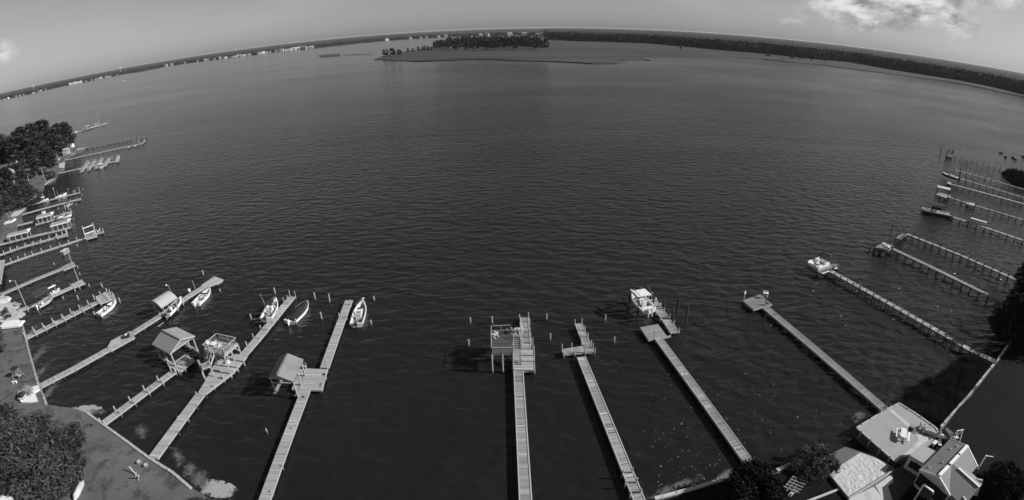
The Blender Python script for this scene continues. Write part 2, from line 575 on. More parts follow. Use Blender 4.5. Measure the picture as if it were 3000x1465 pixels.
# sand flecks and paths on the left shore
for k, (pts, m) in enumerate([
        ([Z4(1090, 378), Z4(960, 400), Z4(930, 440), Z4(865, 490), Z4(880, 470), Z4(945, 425)], M_sand), ([Z4(800, 560), Z4(790, 640), Z4(715, 632), Z4(730, 610), Z4(720, 590), Z4(760, 575)], M_sand),
        ([Z4(670, 765), Z4(560, 850), Z4(540, 845), Z4(620, 780)], M_sand), ([D4(880, 60), D4(850, 120), D4(600, 290), D4(580, 275), D4(740, 150), D4(780, 80)], M_sand),
        ([D4(610, 365), D4(580, 410), D4(500, 500), D4(400, 580), D4(220, 600), D4(320, 480), D4(500, 430)], M_sand),
        ([Z4(570, 620), Z4(690, 600), Z4(700, 620), Z4(560, 645)], M_concd)]):
    sheet('sandy_bank', [G(p, 1.03).xy for p in pts], 1.03 + .004 * k, m)

# ---- far marsh, islands and shores
far_base = [(-150, 333), (0, 296), (50, 283), (97, 273), (143.6, 261.5), (190, 251), (248, 240), (322, 226), (349, 219), (466, 198), (543, 186), (621, 176), (679, 169), (738, 162),
            (815, 151.5), (893, 144), (1000, 132), (1130, 119), (1200, 114.5), (1300, 109), (1400, 105), (1524, 103.5), (1592, 105), (1600, 113), (1700, 119), (1800, 123), (1900, 127),
            (2000, 136), (2136, 149.5), (2233, 157), (2388, 174.7), (2505, 184.4), (2621, 205.7), (2737.6, 225), (2815, 236.8), (2932, 260), (3000, 277), (3150, 318), (3400, 385)]
fb = [G(p, .5) for p in far_base]
fb_az = np.array([math.atan2(p.x, p.y) for p in fb])
fb_r = np.array([math.hypot(p.x, p.y) for p in fb])
o = np.argsort(fb_az)
fb_az, fb_r = fb_az[o], fb_r[o]


def pol(az, r, z=0.0):
    return (math.sin(az) * r, math.cos(az) * r, z)


azs = np.linspace(math.radians(-100), math.radians(100), 260)
inner = [pol(a, float(np.interp(a, fb_az, fb_r)) - 6) for a in azs]
sheet('far_shore', inner + [pol(a, 60000) for a in azs[::-1]], .4, M_soil)
marsh = [Z2(250, 450), Z2(420, 457), Z2(580, 465), Z2(700, 461), Z2(850, 454), Z2(1000, 447), Z2(1150, 447), Z2(1280, 457), Z2(1500, 462), Z2(1700, 469), Z2(1900, 481), Z2(2080, 478), Z2(2150, 466), Z2(2040, 456),
         Z2(2280, 451), Z2(2330, 456), Z2(2250, 431), Z3(100, 432), Z3(400, 436), Z3(600, 445), Z3(740, 460), Z3(850, 475), Z3(1000, 485), Z3(1250, 520), Z3(1450, 543), Z3(1600, 565), Z3(2000, 610), Z3(2400, 692), Z3(2576, 728), (3150, 330)]
mbk = [(3150, 300), Z3(2576, 690), Z3(2000, 590), Z3(1300, 470), Z3(600, 395), Z3(0, 340), Z2(2200, 325), Z2(1700, 312), Z2(1560, 303), Z2(1300, 312), Z2(900, 318), Z2(760, 330), Z2(640, 362), Z2(500, 388), Z2(380, 405), Z2(310, 425)]
sheet('salt_marsh', [G(p, .3).xy for p in marsh + mbk], .9, M_marsh, skirt=1.6)
for pts in ([Z2(0, 417), Z2(120, 410), Z2(225, 405), Z2(215, 408), Z2(100, 416)], [Z1(2400, 418), Z1(2480, 410), Z1(2570, 405), Z1(2560, 425), Z1(2420, 434)],
            [Z1(1400, 483), Z1(1500, 463), Z1(1640, 447), Z1(1660, 440), Z1(1500, 455)], [Z1(900, 566), Z1(1100, 530), Z1(1200, 512), Z1(1200, 517), Z1(1060, 545)]):
    sheet('marsh_islet', [G(p, .3).xy for p in pts], .4, M_marsh, skirt=1)
# tidal creeks cutting the marsh
M_mud = mat('creek_mud', .03, .5)
for k, pts in enumerate([[Z2(1540, 374), Z2(1800, 374), Z2(2050, 380), Z2(2300, 383), Z2(2050, 383), Z2(1800, 378)], [Z2(1900, 403), Z2(2200, 403), Z2(2500, 414), Z2(2576, 424), Z2(2400, 418), Z2(2150, 409)],
                         [Z3(0, 392), Z3(60, 398), Z3(110, 414), Z3(70, 411)], [Z2(750, 424), Z2(900, 418), Z2(1060, 421), Z2(900, 422)], [Z2(1700, 440), Z2(1950, 450), Z2(2150, 455), Z2(1900, 453)]]):
    sheet('tidal_creek', [G(p, .3).xy for p in pts], .91 + .005 * k, M_mud)

# ---- foliage
M_leaf = mat('leafy_foliage', .052, .75, .25, .8, tint=True, spec=.25)
M_leaf_d = mat('dark_pine_foliage', .055, .8, .25, .5, tint=True, spec=.2)
M_leaf_f = mat('far_woodland_foliage', .06, .9, .3, .012, tint=True, spec=.1)
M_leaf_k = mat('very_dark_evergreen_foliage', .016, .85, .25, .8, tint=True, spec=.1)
M_bark = mat('bark', .14, .9, .3, 3)
M_bark_p = mat('pale_bark', .3, .9, .3, 3)


def cards(name, c, size, tint, m, up=.5, rng=NR, stretch=1.6):
    """Many small leaf clumps: one bent quad each."""
    n = len(c)
    nrm = rng.normal(size=(n, 3))
    nrm[:, 2] = np.abs(nrm[:, 2]) + up
    nrm /= np.linalg.norm(nrm, axis=1)[:, None]
    a = np.cross(nrm, rng.normal(size=(n, 3)))
    a /= np.linalg.norm(a, axis=1)[:, None]
    b = np.cross(nrm, a)
    s = np.asarray(size).reshape(-1, 1) * rng.uniform(.6, 1.3, (n, 1))
    a, b = a * s * stretch / 2, b * s / 2
    droop = nrm * s * .22
    v = np.stack([c - a - droop, c - b * .9, c + a - droop, c + b * .9], 1).reshape(-1, 3)
    me = bpy.data.meshes.new(name)
    me.vertices.add(4 * n)
    me.vertices.foreach_set('co', v.ravel())
    me.loops.add(4 * n)
    me.loops.foreach_set('vertex_index', np.arange(4 * n))
    me.polygons.add(n)
    me.polygons.foreach_set('loop_start', np.arange(0, 4 * n, 4))
    me.polygons.foreach_set('loop_total', np.full(n, 4))
    me.materials.append(m)
    at = me.attributes.new('tint', 'FLOAT', 'FACE')
    at.data.foreach_set('value', np.asarray(tint, dtype=np.float32))
    me.update(calc_edges=True)
    return me


def crown_points(h, lo, rad, clumps, per, kind, rng, cr=None):
    """Points of leaf clumps in a crown of height h starting at lo*h."""
    C, T = [], []
    for k in range(clumps):
        u = rng.uniform(0, 1)
        if kind == 'pine':
            u = u ** .8
            rmax = rad * (1 - .75 * u ** 1.5) * rng.uniform(.35, 1.05)
        else:
            rmax = rad * math.sqrt(max(.05, 1 - (2 * u - .85) ** 2 * .75)) * rng.uniform(.45, 1.05)
        th = rng.uniform(0, 2 * math.pi)
        z = h * (lo + (1 - lo) * u * .97)
        cc = np.array([math.cos(th) * rmax, math.sin(th) * rmax, z])
        r0 = (cr or rad * .3) * rng.uniform(.6, 1.25)
        p = rng.normal(size=(per, 3)) * np.array([r0, r0, r0 * .5]) * .6 + cc
        C.append(p)
        T.append(np.full(per, rng.uniform(.45, 1.5)) * rng.uniform(.7, 1.3, per))
    C = np.concatenate(C)
    C[:, 2] = np.maximum(C[:, 2], h * lo * .6)
    return C, np.concatenate(T)


def trunk_mb(h, r, limbs, rng, lean=.04, spread=1.0, top=.92):
    b = MB()
    k = 6
    ph = rng.uniform(0, 6)
    pts = [(math.cos(ph) * lean * h * (i / k) ** 2, math.sin(ph) * lean * h * (i / k) ** 2, h * top * i / k) for i in range(k + 1)]
    b.tube(pts, [r * (1.25 if i == 0 else 1) * (1 - .8 * i / k) for i in range(k + 1)], 8)
    for _ in range(limbs):
        t = rng.uniform(.35, .85)
        i = int(t * k)
        p = Vector(pts[i])
        th = rng.uniform(0, 2 * math.pi)
        L = spread * (1.1 - t) * h * .35 + spread
        q = p + Vector((math.cos(th) * L, math.sin(th) * L, L * .45))
        b.tube([p, (p + q) / 2 + Vector((0, 0, L * .08)), q], [r * .45 * (1.1 - t), r * .3 * (1.1 - t), r * .1], 5)
    return b


def tree_meshes(name, h, rad, lo, clumps, per, card, kind, m, mb_, seed, limbs=8, cr=None, up=.5, r=None, stretch=1.6):
    rng = np.random.default_rng(seed)
    c, t = crown_points(h, lo, rad, clumps, per, kind, rng, cr)
    cm = cards(name + '_crown', c, card, t, m, up, rng, stretch)
    tm = trunk_mb(h, r or h * .018, limbs, rng, spread=rad * .3).mesh(name + '_trunk', [mb_])
    return tm, cm


def put_tree(name, meshes, loc, label, group=None, s=1.0, rz=0.0, cat='tree', sz=None):
    o = bpy.data.objects.new(name, None)
    COL.objects.link(o)
    o.location, o.rotation_euler, o.scale = loc, (0, 0, rz), (s, s, sz or s)
    tag(o, label, cat, group)
    for nm, me in zip(('trunk', 'crown'), meshes):
        c = bpy.data.objects.new(nm, me)
        COL.objects.link(c)
        c.parent = o
    return o


# far woods on the marsh island: countable trees
far_kinds = [tree_meshes('far_tree', 24, 5.5, .2, 26, 12, 2.6, 'oak', M_leaf_f, M_bark_p, 20 + k, 4, r=.35) for k in range(4)]
far_pines = [tree_meshes('far_pine', 26, 4.5, .3, 24, 12, 2.4, 'pine', M_leaf_f, M_bark_p, 40 + k, 4, r=.35) for k in range(4)]
ir = random.Random(4)
GI = 'trees on the marsh island'


def island_tree(px, py, edge=False, s=None):
    p = G((px, py), .45)
    kinds = far_pines if ir.random() < .55 else far_kinds
    s = s or ir.uniform(.8, 1.08)
    pine = kinds is far_pines
    lab = ('tapering dark pine' if pine else 'round-crowned dark tree') + (' on the front edge of the marsh island wood' if edge else ' rising inside the marsh island wood')
    put_tree('island_tree', kinds[ir.randrange(4)], (p.x, p.y, .8), lab, GI, s, ir.uniform(0, 6))


for row, (y0, x0, x1, st) in enumerate([(378, 700, 1545, 17), (366, 730, 1535, 19), (355, 800, 1520, 20), (345, 860, 1490, 22)]):
    x = x0
    while x < x1:
        edge = min(x - x0, x1 - x)
        island_tree(*Z2(x, y0 + ir.uniform(-3, 3)), row == 0, s=ir.uniform(.72, 1.0) if edge < 90 or row == 0 else ir.uniform(.9, 1.08))
        x += st * ir.uniform(.7, 1.3)
for x, y, s in [(325, 427, .62), (345, 426, .6), (380, 424, .68), (396, 425, .62), (430, 423, .55), (447, 422, .5), (505, 402, .5), (540, 398, .42), (583, 391, .52), (612, 389, .45), (632, 388, .55), (655, 386, .5), (680, 385, .4), (1490, 372, .5), (1560, 362, .4), (1500, 300, .5), (1545, 300, .55), (2560, 378, .4)]:
    p = G(Z2(x, y), .45)
    put_tree('marsh_tree', far_kinds[ir.randrange(4)], (p.x, p.y, .4), 'small lone tree standing out on the open marsh beside the island wood', 'lone marsh trees', s, ir.uniform(0, 6))
for x, y, s in [(632, 432, .6), (650, 435, .5), (815, 445, .55), (830, 448, .5), (885, 455, .7), (905, 452, .75), (968, 464, .35), (1080, 472, .25), (1475, 515, .35), (1500, 512, .4), (1605, 525, .35), (750, 458, .22), (1180, 462, .3)]:
    p = G(Z3(x, y), .45)
    put_tree('marsh_tree', far_kinds[ir.randrange(4)], (p.x, p.y, .4), 'small tree on the marsh fringe before the long mainland wood', 'trees on the marsh fringe', s, ir.uniform(0, 6))


# the woods round the far shores: front trees as clumps, canopy rolling to the horizon
def woods():
    rng = np.random.default_rng(9)
    C, S, T = [], [], []
    V, F, TT = [], [], []
    for az in np.arange(math.radians(-72), math.radians(72), .00055):
        r0 = float(np.interp(az, fb_az, fb_r))
        near = r0 < 2400
        if not near and rng.random() > .55:
            continue
        for k in range(5 if near else 3):
            r = r0 + k * (9 if near else 30) + rng.uniform(0, 14) + (0 if near else 70)
            hh = (rng.uniform(19, 29) if near else rng.uniform(12, 18)) * (.75 if k == 0 else 1)
            n = 9 if near else 5
            a = az + rng.uniform(-.0006, .0006)
            base = np.array(pol(a, r, .4))
            w = 3.2 if near else 5
            pts = rng.normal(size=(n, 3)) * np.array([w, w, 0]) * .5 + base
            pts[:, 2] = hh * rng.uniform(.12, 1, n) ** .6
            C.append(pts)
            S.append(np.full(n, 4.2 if near else 7.5))
            T.append(np.full(n, rng.uniform(.55, 1.3)) * (.5 + .6 * pts[:, 2] / hh) ** 0)
    me = cards('woods', np.concatenate(C), np.concatenate(S), np.concatenate(T), M_leaf_f, .35, rng, 1.3)
    ob = bpy.data.objects.new('shore_woods', me)
    COL.objects.link(ob)
    tag(ob, 'dark belt of trees lining the far shores of the bay', 'woods', kind='stuff')
    # canopy
    na, nr = 1500, 46
    az = np.linspace(math.radians(-78), math.radians(78), na)
    r0 = np.interp(az, fb_az, fb_r)
    r0 = r0 + np.where(r0 < 2400, 35, 130)
    g = (np.linspace(0, 1, nr) ** 2.2)
    rr = r0[:, None] * (45000 / r0[:, None]) ** g[None, :]
    near = (r0 < 2400)[:, None]
    z = np.where(near, 21, 13) + rng.normal(size=(na, nr)) * np.where(near, 2.4, 1.8) * np.clip(1 - g * .8, 0, 1)
    low = np.convolve(rng.normal(size=na + 80), np.hanning(81) / 12, 'valid')[:, None]
    z = z + low * 3 * np.clip(1 - g, 0, 1)
    z[:, 0] = np.where(near[:, 0], 10, 8)
    v = np.stack([np.sin(az)[:, None] * rr, np.cos(az)[:, None] * rr, z], 2).reshape(-1, 3)
    idx = np.arange(na * nr).reshape(na, nr)
    q = np.stack([idx[:-1, :-1], idx[:-1, 1:], idx[1:, 1:], idx[1:, :-1]], 2).reshape(-1, 4)
    me = bpy.data.meshes.new('canopy')
    me.from_pydata(v.tolist(), [], q.tolist())
    at = me.attributes.new('tint', 'FLOAT', 'FACE')
    at.data.foreach_set('value', rng.uniform(.65, 1.3, len(q)).astype(np.float32))
    me.materials.append(mat('forest_canopy_foliage', .036, .95, .4, .004, tint=True, spec=.05))
    ob = bpy.data.objects.new('forest_canopy', me)
    COL.objects.link(ob)
    tag(ob, 'rolling forest canopy running back to the horizon behind the shores', 'woods', kind='stuff')


woods()

# ================================================================ DOCKS
DZ = .72           # height of the deck boards over the water


def lerp(a, b, t):
    return a + (b - a) * t


def planks_quad(mb, A, B, C, D, z, pitch, th=.045, gap=.012, shade=1.0, rr=RND, patch=.07):
    """Boards parallel to AB filling the quad A B C D (ground points), stepping from AB to DC."""
    L = max((Vector(D) - Vector(A)).length, (Vector(C) - Vector(B)).length)
    n = max(1, round(L / pitch))
    g = gap / max(L, .01)
    for i in range(n):
        t0, t1 = i / n + g / 2, (i + 1) / n - g / 2
        a0, b0, a1, b1 = lerp(A, D, t0), lerp(B, C, t0), lerp(A, D, t1), lerp(B, C, t1)
        e = rr.uniform(-.012, .012)
        dx = (b0 - a0).normalized() * e
        dz = rr.uniform(-.004, .004)
        tn = shade * rr.choice((.8, .9, .97, 1, 1.0, 1.06, 1.16)) * rr.uniform(.9, 1.1)
        if rr.random() < patch:
            tn *= rr.choice((1.7, 1.5, 1.35, .6))
        q = [a0 + dx, b0 + dx, b1 + dx, a1 + dx]
        area = (q[1] - q[0]).cross(q[3] - q[0]).z
        if area < 0:
            q = q[::-1]
        mb.hexa([(p.x, p.y, z - th + dz) for p in q], [(p.x, p.y, z + dz) for p in q], tn)


class Dock(Thing):
    def __init__(self, label, base, z=DZ, group='wooden docks along the shore', shade=1.0, dark=False, name='dock', pitch=.15, edge=0.0):
        super().__init__(name, label, 'dock', (base.x, base.y, 0), group)
        self.z, self.shade, self.dark, self.pitch, self.edge = z, shade, dark, pitch, edge
        self.rr = random.Random(int(abs(base.x * 7 + base.y * 13)))

    def P(self, p):
        v = G(p, self.z)
        return Vector((v.x, v.y, 0))

    def run(self, pts, w=1.25, bay=2.4, piles=True, above=0.0, spacing=None, sides=(-1, 1), r=.13, stringer=True, tall=None, shade=None, skip=0, w1=None):
        """A straight walkway along ground points: bays of boards, side stringers and pilings in pairs."""
        z = self.z
        sp = spacing or bay
        nseg = len(pts) - 1
        for i in range(nseg):
            a, b = pts[i], pts[i + 1]
            d = (b - a).normalized()
            s = Vector((d.y, -d.x, 0))
            L = (b - a).length
            ww = w if w1 is None else lerp(w, w1, i / max(1, nseg - 1))
            n = max(1, round(L / bay))
            for k in range(n):
                p, q = lerp(a, b, k / n), lerp(a, b, (k + 1) / n)
                mb = MB()
                j = self.rr.uniform(-.01, .01)
                planks_quad(mb, p - s * (ww / 2), p + s * (ww / 2), q + s * (ww / 2), q - s * (ww / 2), z + j * .5, self.pitch, shade=(shade or self.shade) * (self.rr.uniform(.8, 1.16) if self.edge else self.rr.uniform(.92, 1.08)), rr=self.rr, patch=.16 if self.edge else .06)
                self.part('deck_section', mb, M_wood)
            if stringer:
                for e in (-1, 1):
                    o_ = s * e * (ww / 2 + .025)
                    zz = Vector((0, 0, z - .12))
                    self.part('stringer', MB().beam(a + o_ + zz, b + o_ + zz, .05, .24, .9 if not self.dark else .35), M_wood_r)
                    if self.edge:
                        o_ = s * e * (ww / 2 - .04)
                        zz = Vector((0, 0, z + .03))
                        self.part('edge_board', MB().beam(a + o_ + zz, b + o_ + zz, .11, .05, self.edge), M_wood_r)
            if piles:
                m = max(1, round(L / sp))
                for k in range(skip if i == 0 else 1, m + 1):
                    p = lerp(a, b, k / m)
                    for e in sides:
                        ab = above if not callable(above) else above(k, e)
                        self.pile(p + s * e * (ww / 2 + (r * .6 if ab > .05 else -.28)), ab + self.rr.uniform(-.16, .16) if ab > .05 else -.05, r)
                    c = Vector((0, 0, z - .33))
                    if len(sides) == 2:
                        self.part('cross_beam', MB().beam(p - s * (ww / 2) + c, p + s * (ww / 2) + c, .1, .2, .15), M_wood_r)  # beam tint lowered to paint the shade beneath the walkway
        return self

    def pile(self, p, above, r=.13):
        h = self.z + above + 1.2
        o = self.share('piling', POST_D if self.dark or above < .05 else POST, (p[0], p[1], -1.2), (r * self.rr.uniform(.85, 1.15), r * self.rr.uniform(.85, 1.15), h), self.rr.uniform(0, 3))  # pilings ending below the boards go dark, under-deck shade put into colour
        o.rotation_euler = (self.rr.uniform(-.03, .03), self.rr.uniform(-.03, .03), self.rr.uniform(0, 3))
        return o

    def piles_at(self, bases, tops=None, r=.13, h=None):
        """Pilings whose foot on the water, or on the deck (deck=True), is at a pixel."""
        for i, b in enumerate(bases):
            p = self.P(b)
            ab = rise(b, tops[i], self.z) - self.z if tops else h
            self.pile(p, max(.15, ab), r)

    def platform(self, q, along=0, legs=True, shade=None, z=None, bands=1):
        """Deck over four pixels, boards parallel to the first edge (along=0) or the second."""
        zz = z or self.z
        p = [Vector((v.x, v.y, 0)) for v in (G(c, zz) for c in q)]
        if along:
            p = p[1:] + p[:1]
        for k in range(bands):
            t0, t1 = k / bands, (k + 1) / bands
            mb = MB()
            planks_quad(mb, lerp(p[0], p[3], t0), lerp(p[1], p[2], t0), lerp(p[1], p[2], t1), lerp(p[0], p[3], t1), zz + .006, self.pitch, shade=(shade or self.shade), rr=self.rr)
            self.part('deck_section', mb, M_wood)
        c = sum(p, Vector()) / 4
        for i in range(4):
            a, b = p[i], p[(i + 1) % 4]
            up = Vector((0, 0, zz - .14))
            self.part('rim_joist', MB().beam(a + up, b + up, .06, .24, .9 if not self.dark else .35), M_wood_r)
            if legs:
                v = a + (c - a).normalized() * .45
                self.share('piling', POST_D, (v.x, v.y, -1.2), (.13, .13, zz + 1.1), 0)
                v = lerp(a, b, .5) + (c - lerp(a, b, .5)).normalized() * .35
                self.share('piling', POST_D, (v.x, v.y, -1.2), (.13, .13, zz + 1.1), 0)
        return p


def mooring(bt, label, group, r=.14, dark=False, z=0.0):
    """Free-standing pilings: pairs of foot and top pixels."""
    for b, t in bt:
        p = G(b, z)
        h = rise(b, t, z)
        o = bpy.data.objects.new('mooring_piling', None)
        COL.objects.link(o)
        o.location = (p.x, p.y, 0)
        tag(o, label, 'piling', group)
        c = bpy.data.objects.new('shaft', POST_D if dark else POST)
        COL.objects.link(c)
        c.parent = o
        c.location, c.scale, c.rotation_euler = (0, 0, -1.3), (r, r, max(.6, h) + 1.3), (RND.uniform(-.045, .045), RND.uniform(-.045, .045), RND.uniform(0, 3))


def lamp_post(base, top, label, arm=(-.8, .1), z=DZ, r=.08, globe=True):
    p = G(base, z)
    h = rise(base, top, z) - z
    T = Thing('lamp_post', label, 'lamp post', p)
    T.part('pole', MB().tube([p, p + Vector((0, 0, h))], [r, r * .8], 8), M_pole)
    if arm:
        q = p + Vector((arm[0], arm[1], h))
        T.part('arm', MB().tube([p + Vector((0, 0, h - .05)), q + Vector((0, 0, .05))], .045, 6), M_pole)
        if globe:
            T.part('lamp_head', MB().tube([q + Vector((0, 0, -.25)), q + Vector((0, 0, -.1)), q + Vector((0, 0, .12))], [.12, .22, .1], 10), M_white)
    return T


M_pole = mat('grey_pole', .3, .7, .2, 2)
M_dark = mat('dark_plastic', .03, .5, .2, 3)
M_metalroof = mat('metal_roof_sheet', .30, .55, .12, .8, dirt=.25, spec=.5)
M_shingle = mat('grey_shingle_roof', .22, .9, .2, 3, dirt=.2)
M_steel = mat('galvanised_steel', .55, .4, .1, 3, metal=.5)
M_canvas = mat('dark_canvas', .022, .8, .3, 2)
M_canvas_l = mat('pale_canvas', .42, .8, .15, 1)


def rails(T, pts, z0, h=1.0, n_bal=None, top=.09, closed=False, infill=True, skip=(), post=.09, name='railing', shade=1.0):
    """Railing along ground points: posts, top and mid rail, and a panel of balusters for each side."""
    P = [Vector((p[0], p[1], z0)) for p in pts]
    segs = list(zip(P[:-1], P[1:])) + ([(P[-1], P[0])] if closed else [])
    for i, (a, b) in enumerate(segs):
        if i in skip:
            continue
        up = Vector((0, 0, h))
        T.part('top_rail', MB().beam(a + up, b + up, top * 1.4, top * .6, shade), M_wood_r)
        T.part('bottom_rail', MB().beam(a + up * .15, b + up * .15, .05, .09, shade), M_wood_r)
        L = (b - a).length
        k = max(1, round(L / 1.7))
        for j in range(k + 1):
            p = lerp(a, b, j / k)
            T.part('rail_post', MB().box(p, (post, post, h), 0, shade), M_wood_r)
        if infill:
            mb = MB()
            nb = int(L / .22)
            for j in range(1, nb):
                p = lerp(a, b, j / nb)
                mb.box(p + Vector((0, 0, h * .15)), (.035, .035, h * .85), 0, shade * .8)
            if nb > 1:
                T.part('baluster_row', mb, M_wood_r, kind='stuff')


def stair(T, top, bot, w, n, shade=1.0, hand=True):
    """Straight flight from top to bottom (3-D points), w wide."""
    top, bot = Vector(top), Vector(bot)
    d = bot - top
    s = Vector((d.y, -d.x, 0)).normalized()
    for e in (-1, 1):
        T.part('stair_stringer', MB().beam(top + s * e * w / 2, bot + s * e * w / 2, .06, .26, shade), M_wood_r)
        if hand:
            up = Vector((0, 0, .95))
            T.part('stair_handrail', MB().beam(top + s * e * w / 2 + up, bot + s * e * w / 2 + up, .1, .07, shade), M_wood_r)
            for t in (.05, .5, .95):
                p = lerp(top, bot, t) + s * e * w / 2
                T.part('rail_post', MB().box(p, (.08, .08, .95), 0, shade), M_wood_r)
    rz = math.atan2(s.y, s.x)
    for i in range(n):
        p = lerp(top, bot, (i + .5) / n)
        T.part('step', MB().box(p, (w, d.xy.length / n * 1.05, .045), rz, shade * RND.uniform(.9, 1.1)), M_wood)


def chair(p, rz, label, group=None, m=None, s=1.0):
    """Slatted garden armchair with a leaning back."""
    m = m or M_white
    T = Thing('garden_chair', label, 'chair', p, group, rz)
    for k in range(4):
        T.part('seat_slat', MB().box((0, -.2 + k * .13, .38 - k * .0), (.5 * s, .11, .03)), m, local=True)
    for k in range(5):
        x = -.22 + k * .11
        T.part('back_slat', MB().beam((x * s, .26, .36), (x * s * 1.15, .5, 1.02 - .05 * abs(k - 2)), .09, .025), m, local=True)
    for e in (-1, 1):
        T.part('armrest', MB().box((e * .32 * s, 0, .6), (.12, .72, .03)), m, local=True)
        T.part('leg', MB().box((e * .3 * s, -.28, 0), (.06, .09, .6)), m, local=True)
        T.part('leg', MB().beam((e * .27 * s, -.25, .33), (e * .27 * s, .55, .02), .05, .1), m, local=True)
        T.part('leg', MB().box((e * .3 * s, .26, 0), (.06, .08, .6)), m, local=True)
    return T


MG = 'mooring pilings standing in the water'
ZR = Vector((0, 0, 1))

# ---------------------------------------------------------------- dock with the two-storey deck (centre)
base = G((1542, 1500), DZ)
d = Dock('long wooden dock whose head carries the white-chaired upper deck with stairs', base, shade=.74, edge=1.1)
sh = d.P((1539.6, 1465))
fo = d.P(C3(1058, 1000))
d.run([sh + (sh - fo).normalized() * 7, fo], 1.32, 2.6, above=0)
pl = d.platform([C3(985, 690), C3(1258, 690), C3(1292, 998), C3(990, 1005)], 0, bands=4, shade=.95)
fa, fbt = d.P(C3(1172, 690)), d.P(C3(1140, 240))
d.run([fa, fbt], 1.3, 1.55, above=.75, r=.11, skip=1)
d.piles_at([C3(1265, 690), C3(1273, 780), C3(1281, 870), C3(1293, 998)], [C3(1263, 530), C3(1270, 640), C3(1280, 715), C3(1292, 820)], r=.1)
# upper deck, 3.4 m up
T = Thing('upper_deck', 'raised square lounging deck on tall posts with stairs, over the water', 'deck', (d.P(C3(830, 1000)).x, d.P(C3(830, 1000)).y, 0))
zt = 3.5
uq = [Vector((v.x, v.y, 0)) for v in (G(C3(676, 520), zt), G(C3(975, 520), zt), G(C3(980, 745), zt), G(C3(680, 750), zt))]
uq2 = [Vector((v.x, v.y, 0)) for v in (G(C3(676, 440), zt), G(C3(960, 425), zt), G(C3(975, 517), zt), G(C3(676, 517), zt))]
for q in (uq, uq2):
    for k in range(2):
        mb = MB()
        planks_quad(mb, lerp(q[0], q[3], k / 2), lerp(q[1], q[2], k / 2), lerp(q[1], q[2], k / 2 + .5), lerp(q[0], q[3], k / 2 + .5), zt, .15, shade=.2, rr=d.rr)
        T.part('deck_section', mb, M_wood)
crn = [uq2[0], uq2[1], uq[2], uq[3]]
for i in range(4):
    a, b = crn[i] + ZR * (zt - .2), crn[(i + 1) % 4] + ZR * (zt - .2)
    T.part('rim_joist', MB().beam(a, b, .08, .3, .55), M_wood_r)
for i in range(4):
    for t in (0, .5):
        p = lerp(crn[i], crn[(i + 1) % 4], t)
        T.share('leg_post', POST, (p.x, p.y, -1.2), (.12, .12, zt + 1.1))
for i in range(4):
    a, b = crn[i], crn[(i + 1) % 4]
    T.part('brace', MB().beam(lerp(a, b, .0) + ZR * 2.2, lerp(a, b, .28) + ZR * (zt - .3), .06, .12, .5), M_wood_r)
rails(T, [crn[1] + (crn[0] - crn[1]) * .06, crn[0], crn[3], crn[2]], zt, .95, infill=False, top=.07, shade=.85)
# bench ledge on the water side
lq = [G(C3(965, 462), zt), G(C3(1098, 458), zt), G(C3(1098, 512), zt), G(C3(985, 515), zt)]
T.part('ledge', MB().slab(lq, .18, .5), M_wood)
stair(T, G(C3(1035, 530), zt), G(C3(1050, 915), DZ), 1.0, 13, .8)
for k, (x, y) in enumerate([(990, 450), (1045, 450), (1085, 440)]):
    v = G(C3(x, y + 6), zt)
    chair(v, math.pi * .95 + .2 * k, 'white slatted garden chair in the row on the upper deck ledge', 'chairs on the upper deck ledge')
v = G(C3(935, 460), zt)
chair(v, math.pi * 1.1, 'grey slatted chair beside the row of white chairs on the upper deck', m=M_concd)
chair(G(C3(722, 515), zt), -2.3, 'white plastic chair alone at the corner of the upper deck', m=M_white, s=1.15)
mooring([(C3(380, 335), C3(372, 238)), (C3(693, 340), C3(690, 230)), (C3(355, 660), C3(345, 560))], 'grey mooring piling in the open water beside the raised chair deck', MG)
mooring([(C3(1456, 285), C3(1456, 187)), (C3(1505, 570), C3(1510, 467))], 'grey mooring piling in the water between the two central docks', MG)
mooring([(C3(2280, 310), C3(2286, 205)), (C4(345, 725), C4(352, 652)), ], 'grey mooring piling in the water between the stepped dock and the boat lift', MG)

# ---------------------------------------------------------------- stepped dock with angled T head
base = d.P((1885, 1490))
d = Dock('wooden dock with angled T-shaped head ringed by short pilings', base, shade=.8, edge=1.1)
a, b = d.P(C7(220, 1140)), d.P(C3(1948, 800))
d.run([a + (a - b).normalized() * 5, b], 1.25, 2.4, above=0)
d.platform([C3(1678, 690), C3(2003, 640), C3(2003, 742), C3(1692, 768)], 1)
d.platform([C3(2010, 672), C3(2122, 690), C3(2126, 735), C3(2010, 742)], 0)
d.run([d.P(C3(2045, 665)), d.P(C3(1908, 328))], 1.15, 1.3, piles=False)
d.piles_at([C3(1863, 325), C3(1955, 320), C3(1905, 430), C3(1998, 430), C3(1948, 545), C3(2043, 520), C3(1950, 640), C3(2090, 650), C3(1668, 690), C3(1817, 655), C3(1683, 722), C3(1705, 778), C3(1852, 755), C3(2002, 745), C3(2118, 680), C3(2142, 735)],
           [C3(1863, 272), C3(1955, 258), C3(1905, 370), C3(1998, 360), C3(1948, 470), C3(2043, 460), C3(1950, 580), C3(2088, 565), C3(1668, 615), C3(1817, 598), C3(1680, 668), C3(1705, 735), C3(1852, 715), C3(2002, 612), C3(2115, 610), C3(2142, 675)], r=.09)
d.piles_at([C7(70, 935), C7(165, 915), C7(105, 1032), C7(203, 1010), C7(148, 1140), C7(243, 1108)], [C7(72, 885), C7(165, 870), C7(108, 985), C7(205, 965), C7(150, 1090), C7(243, 1068)], r=.1)

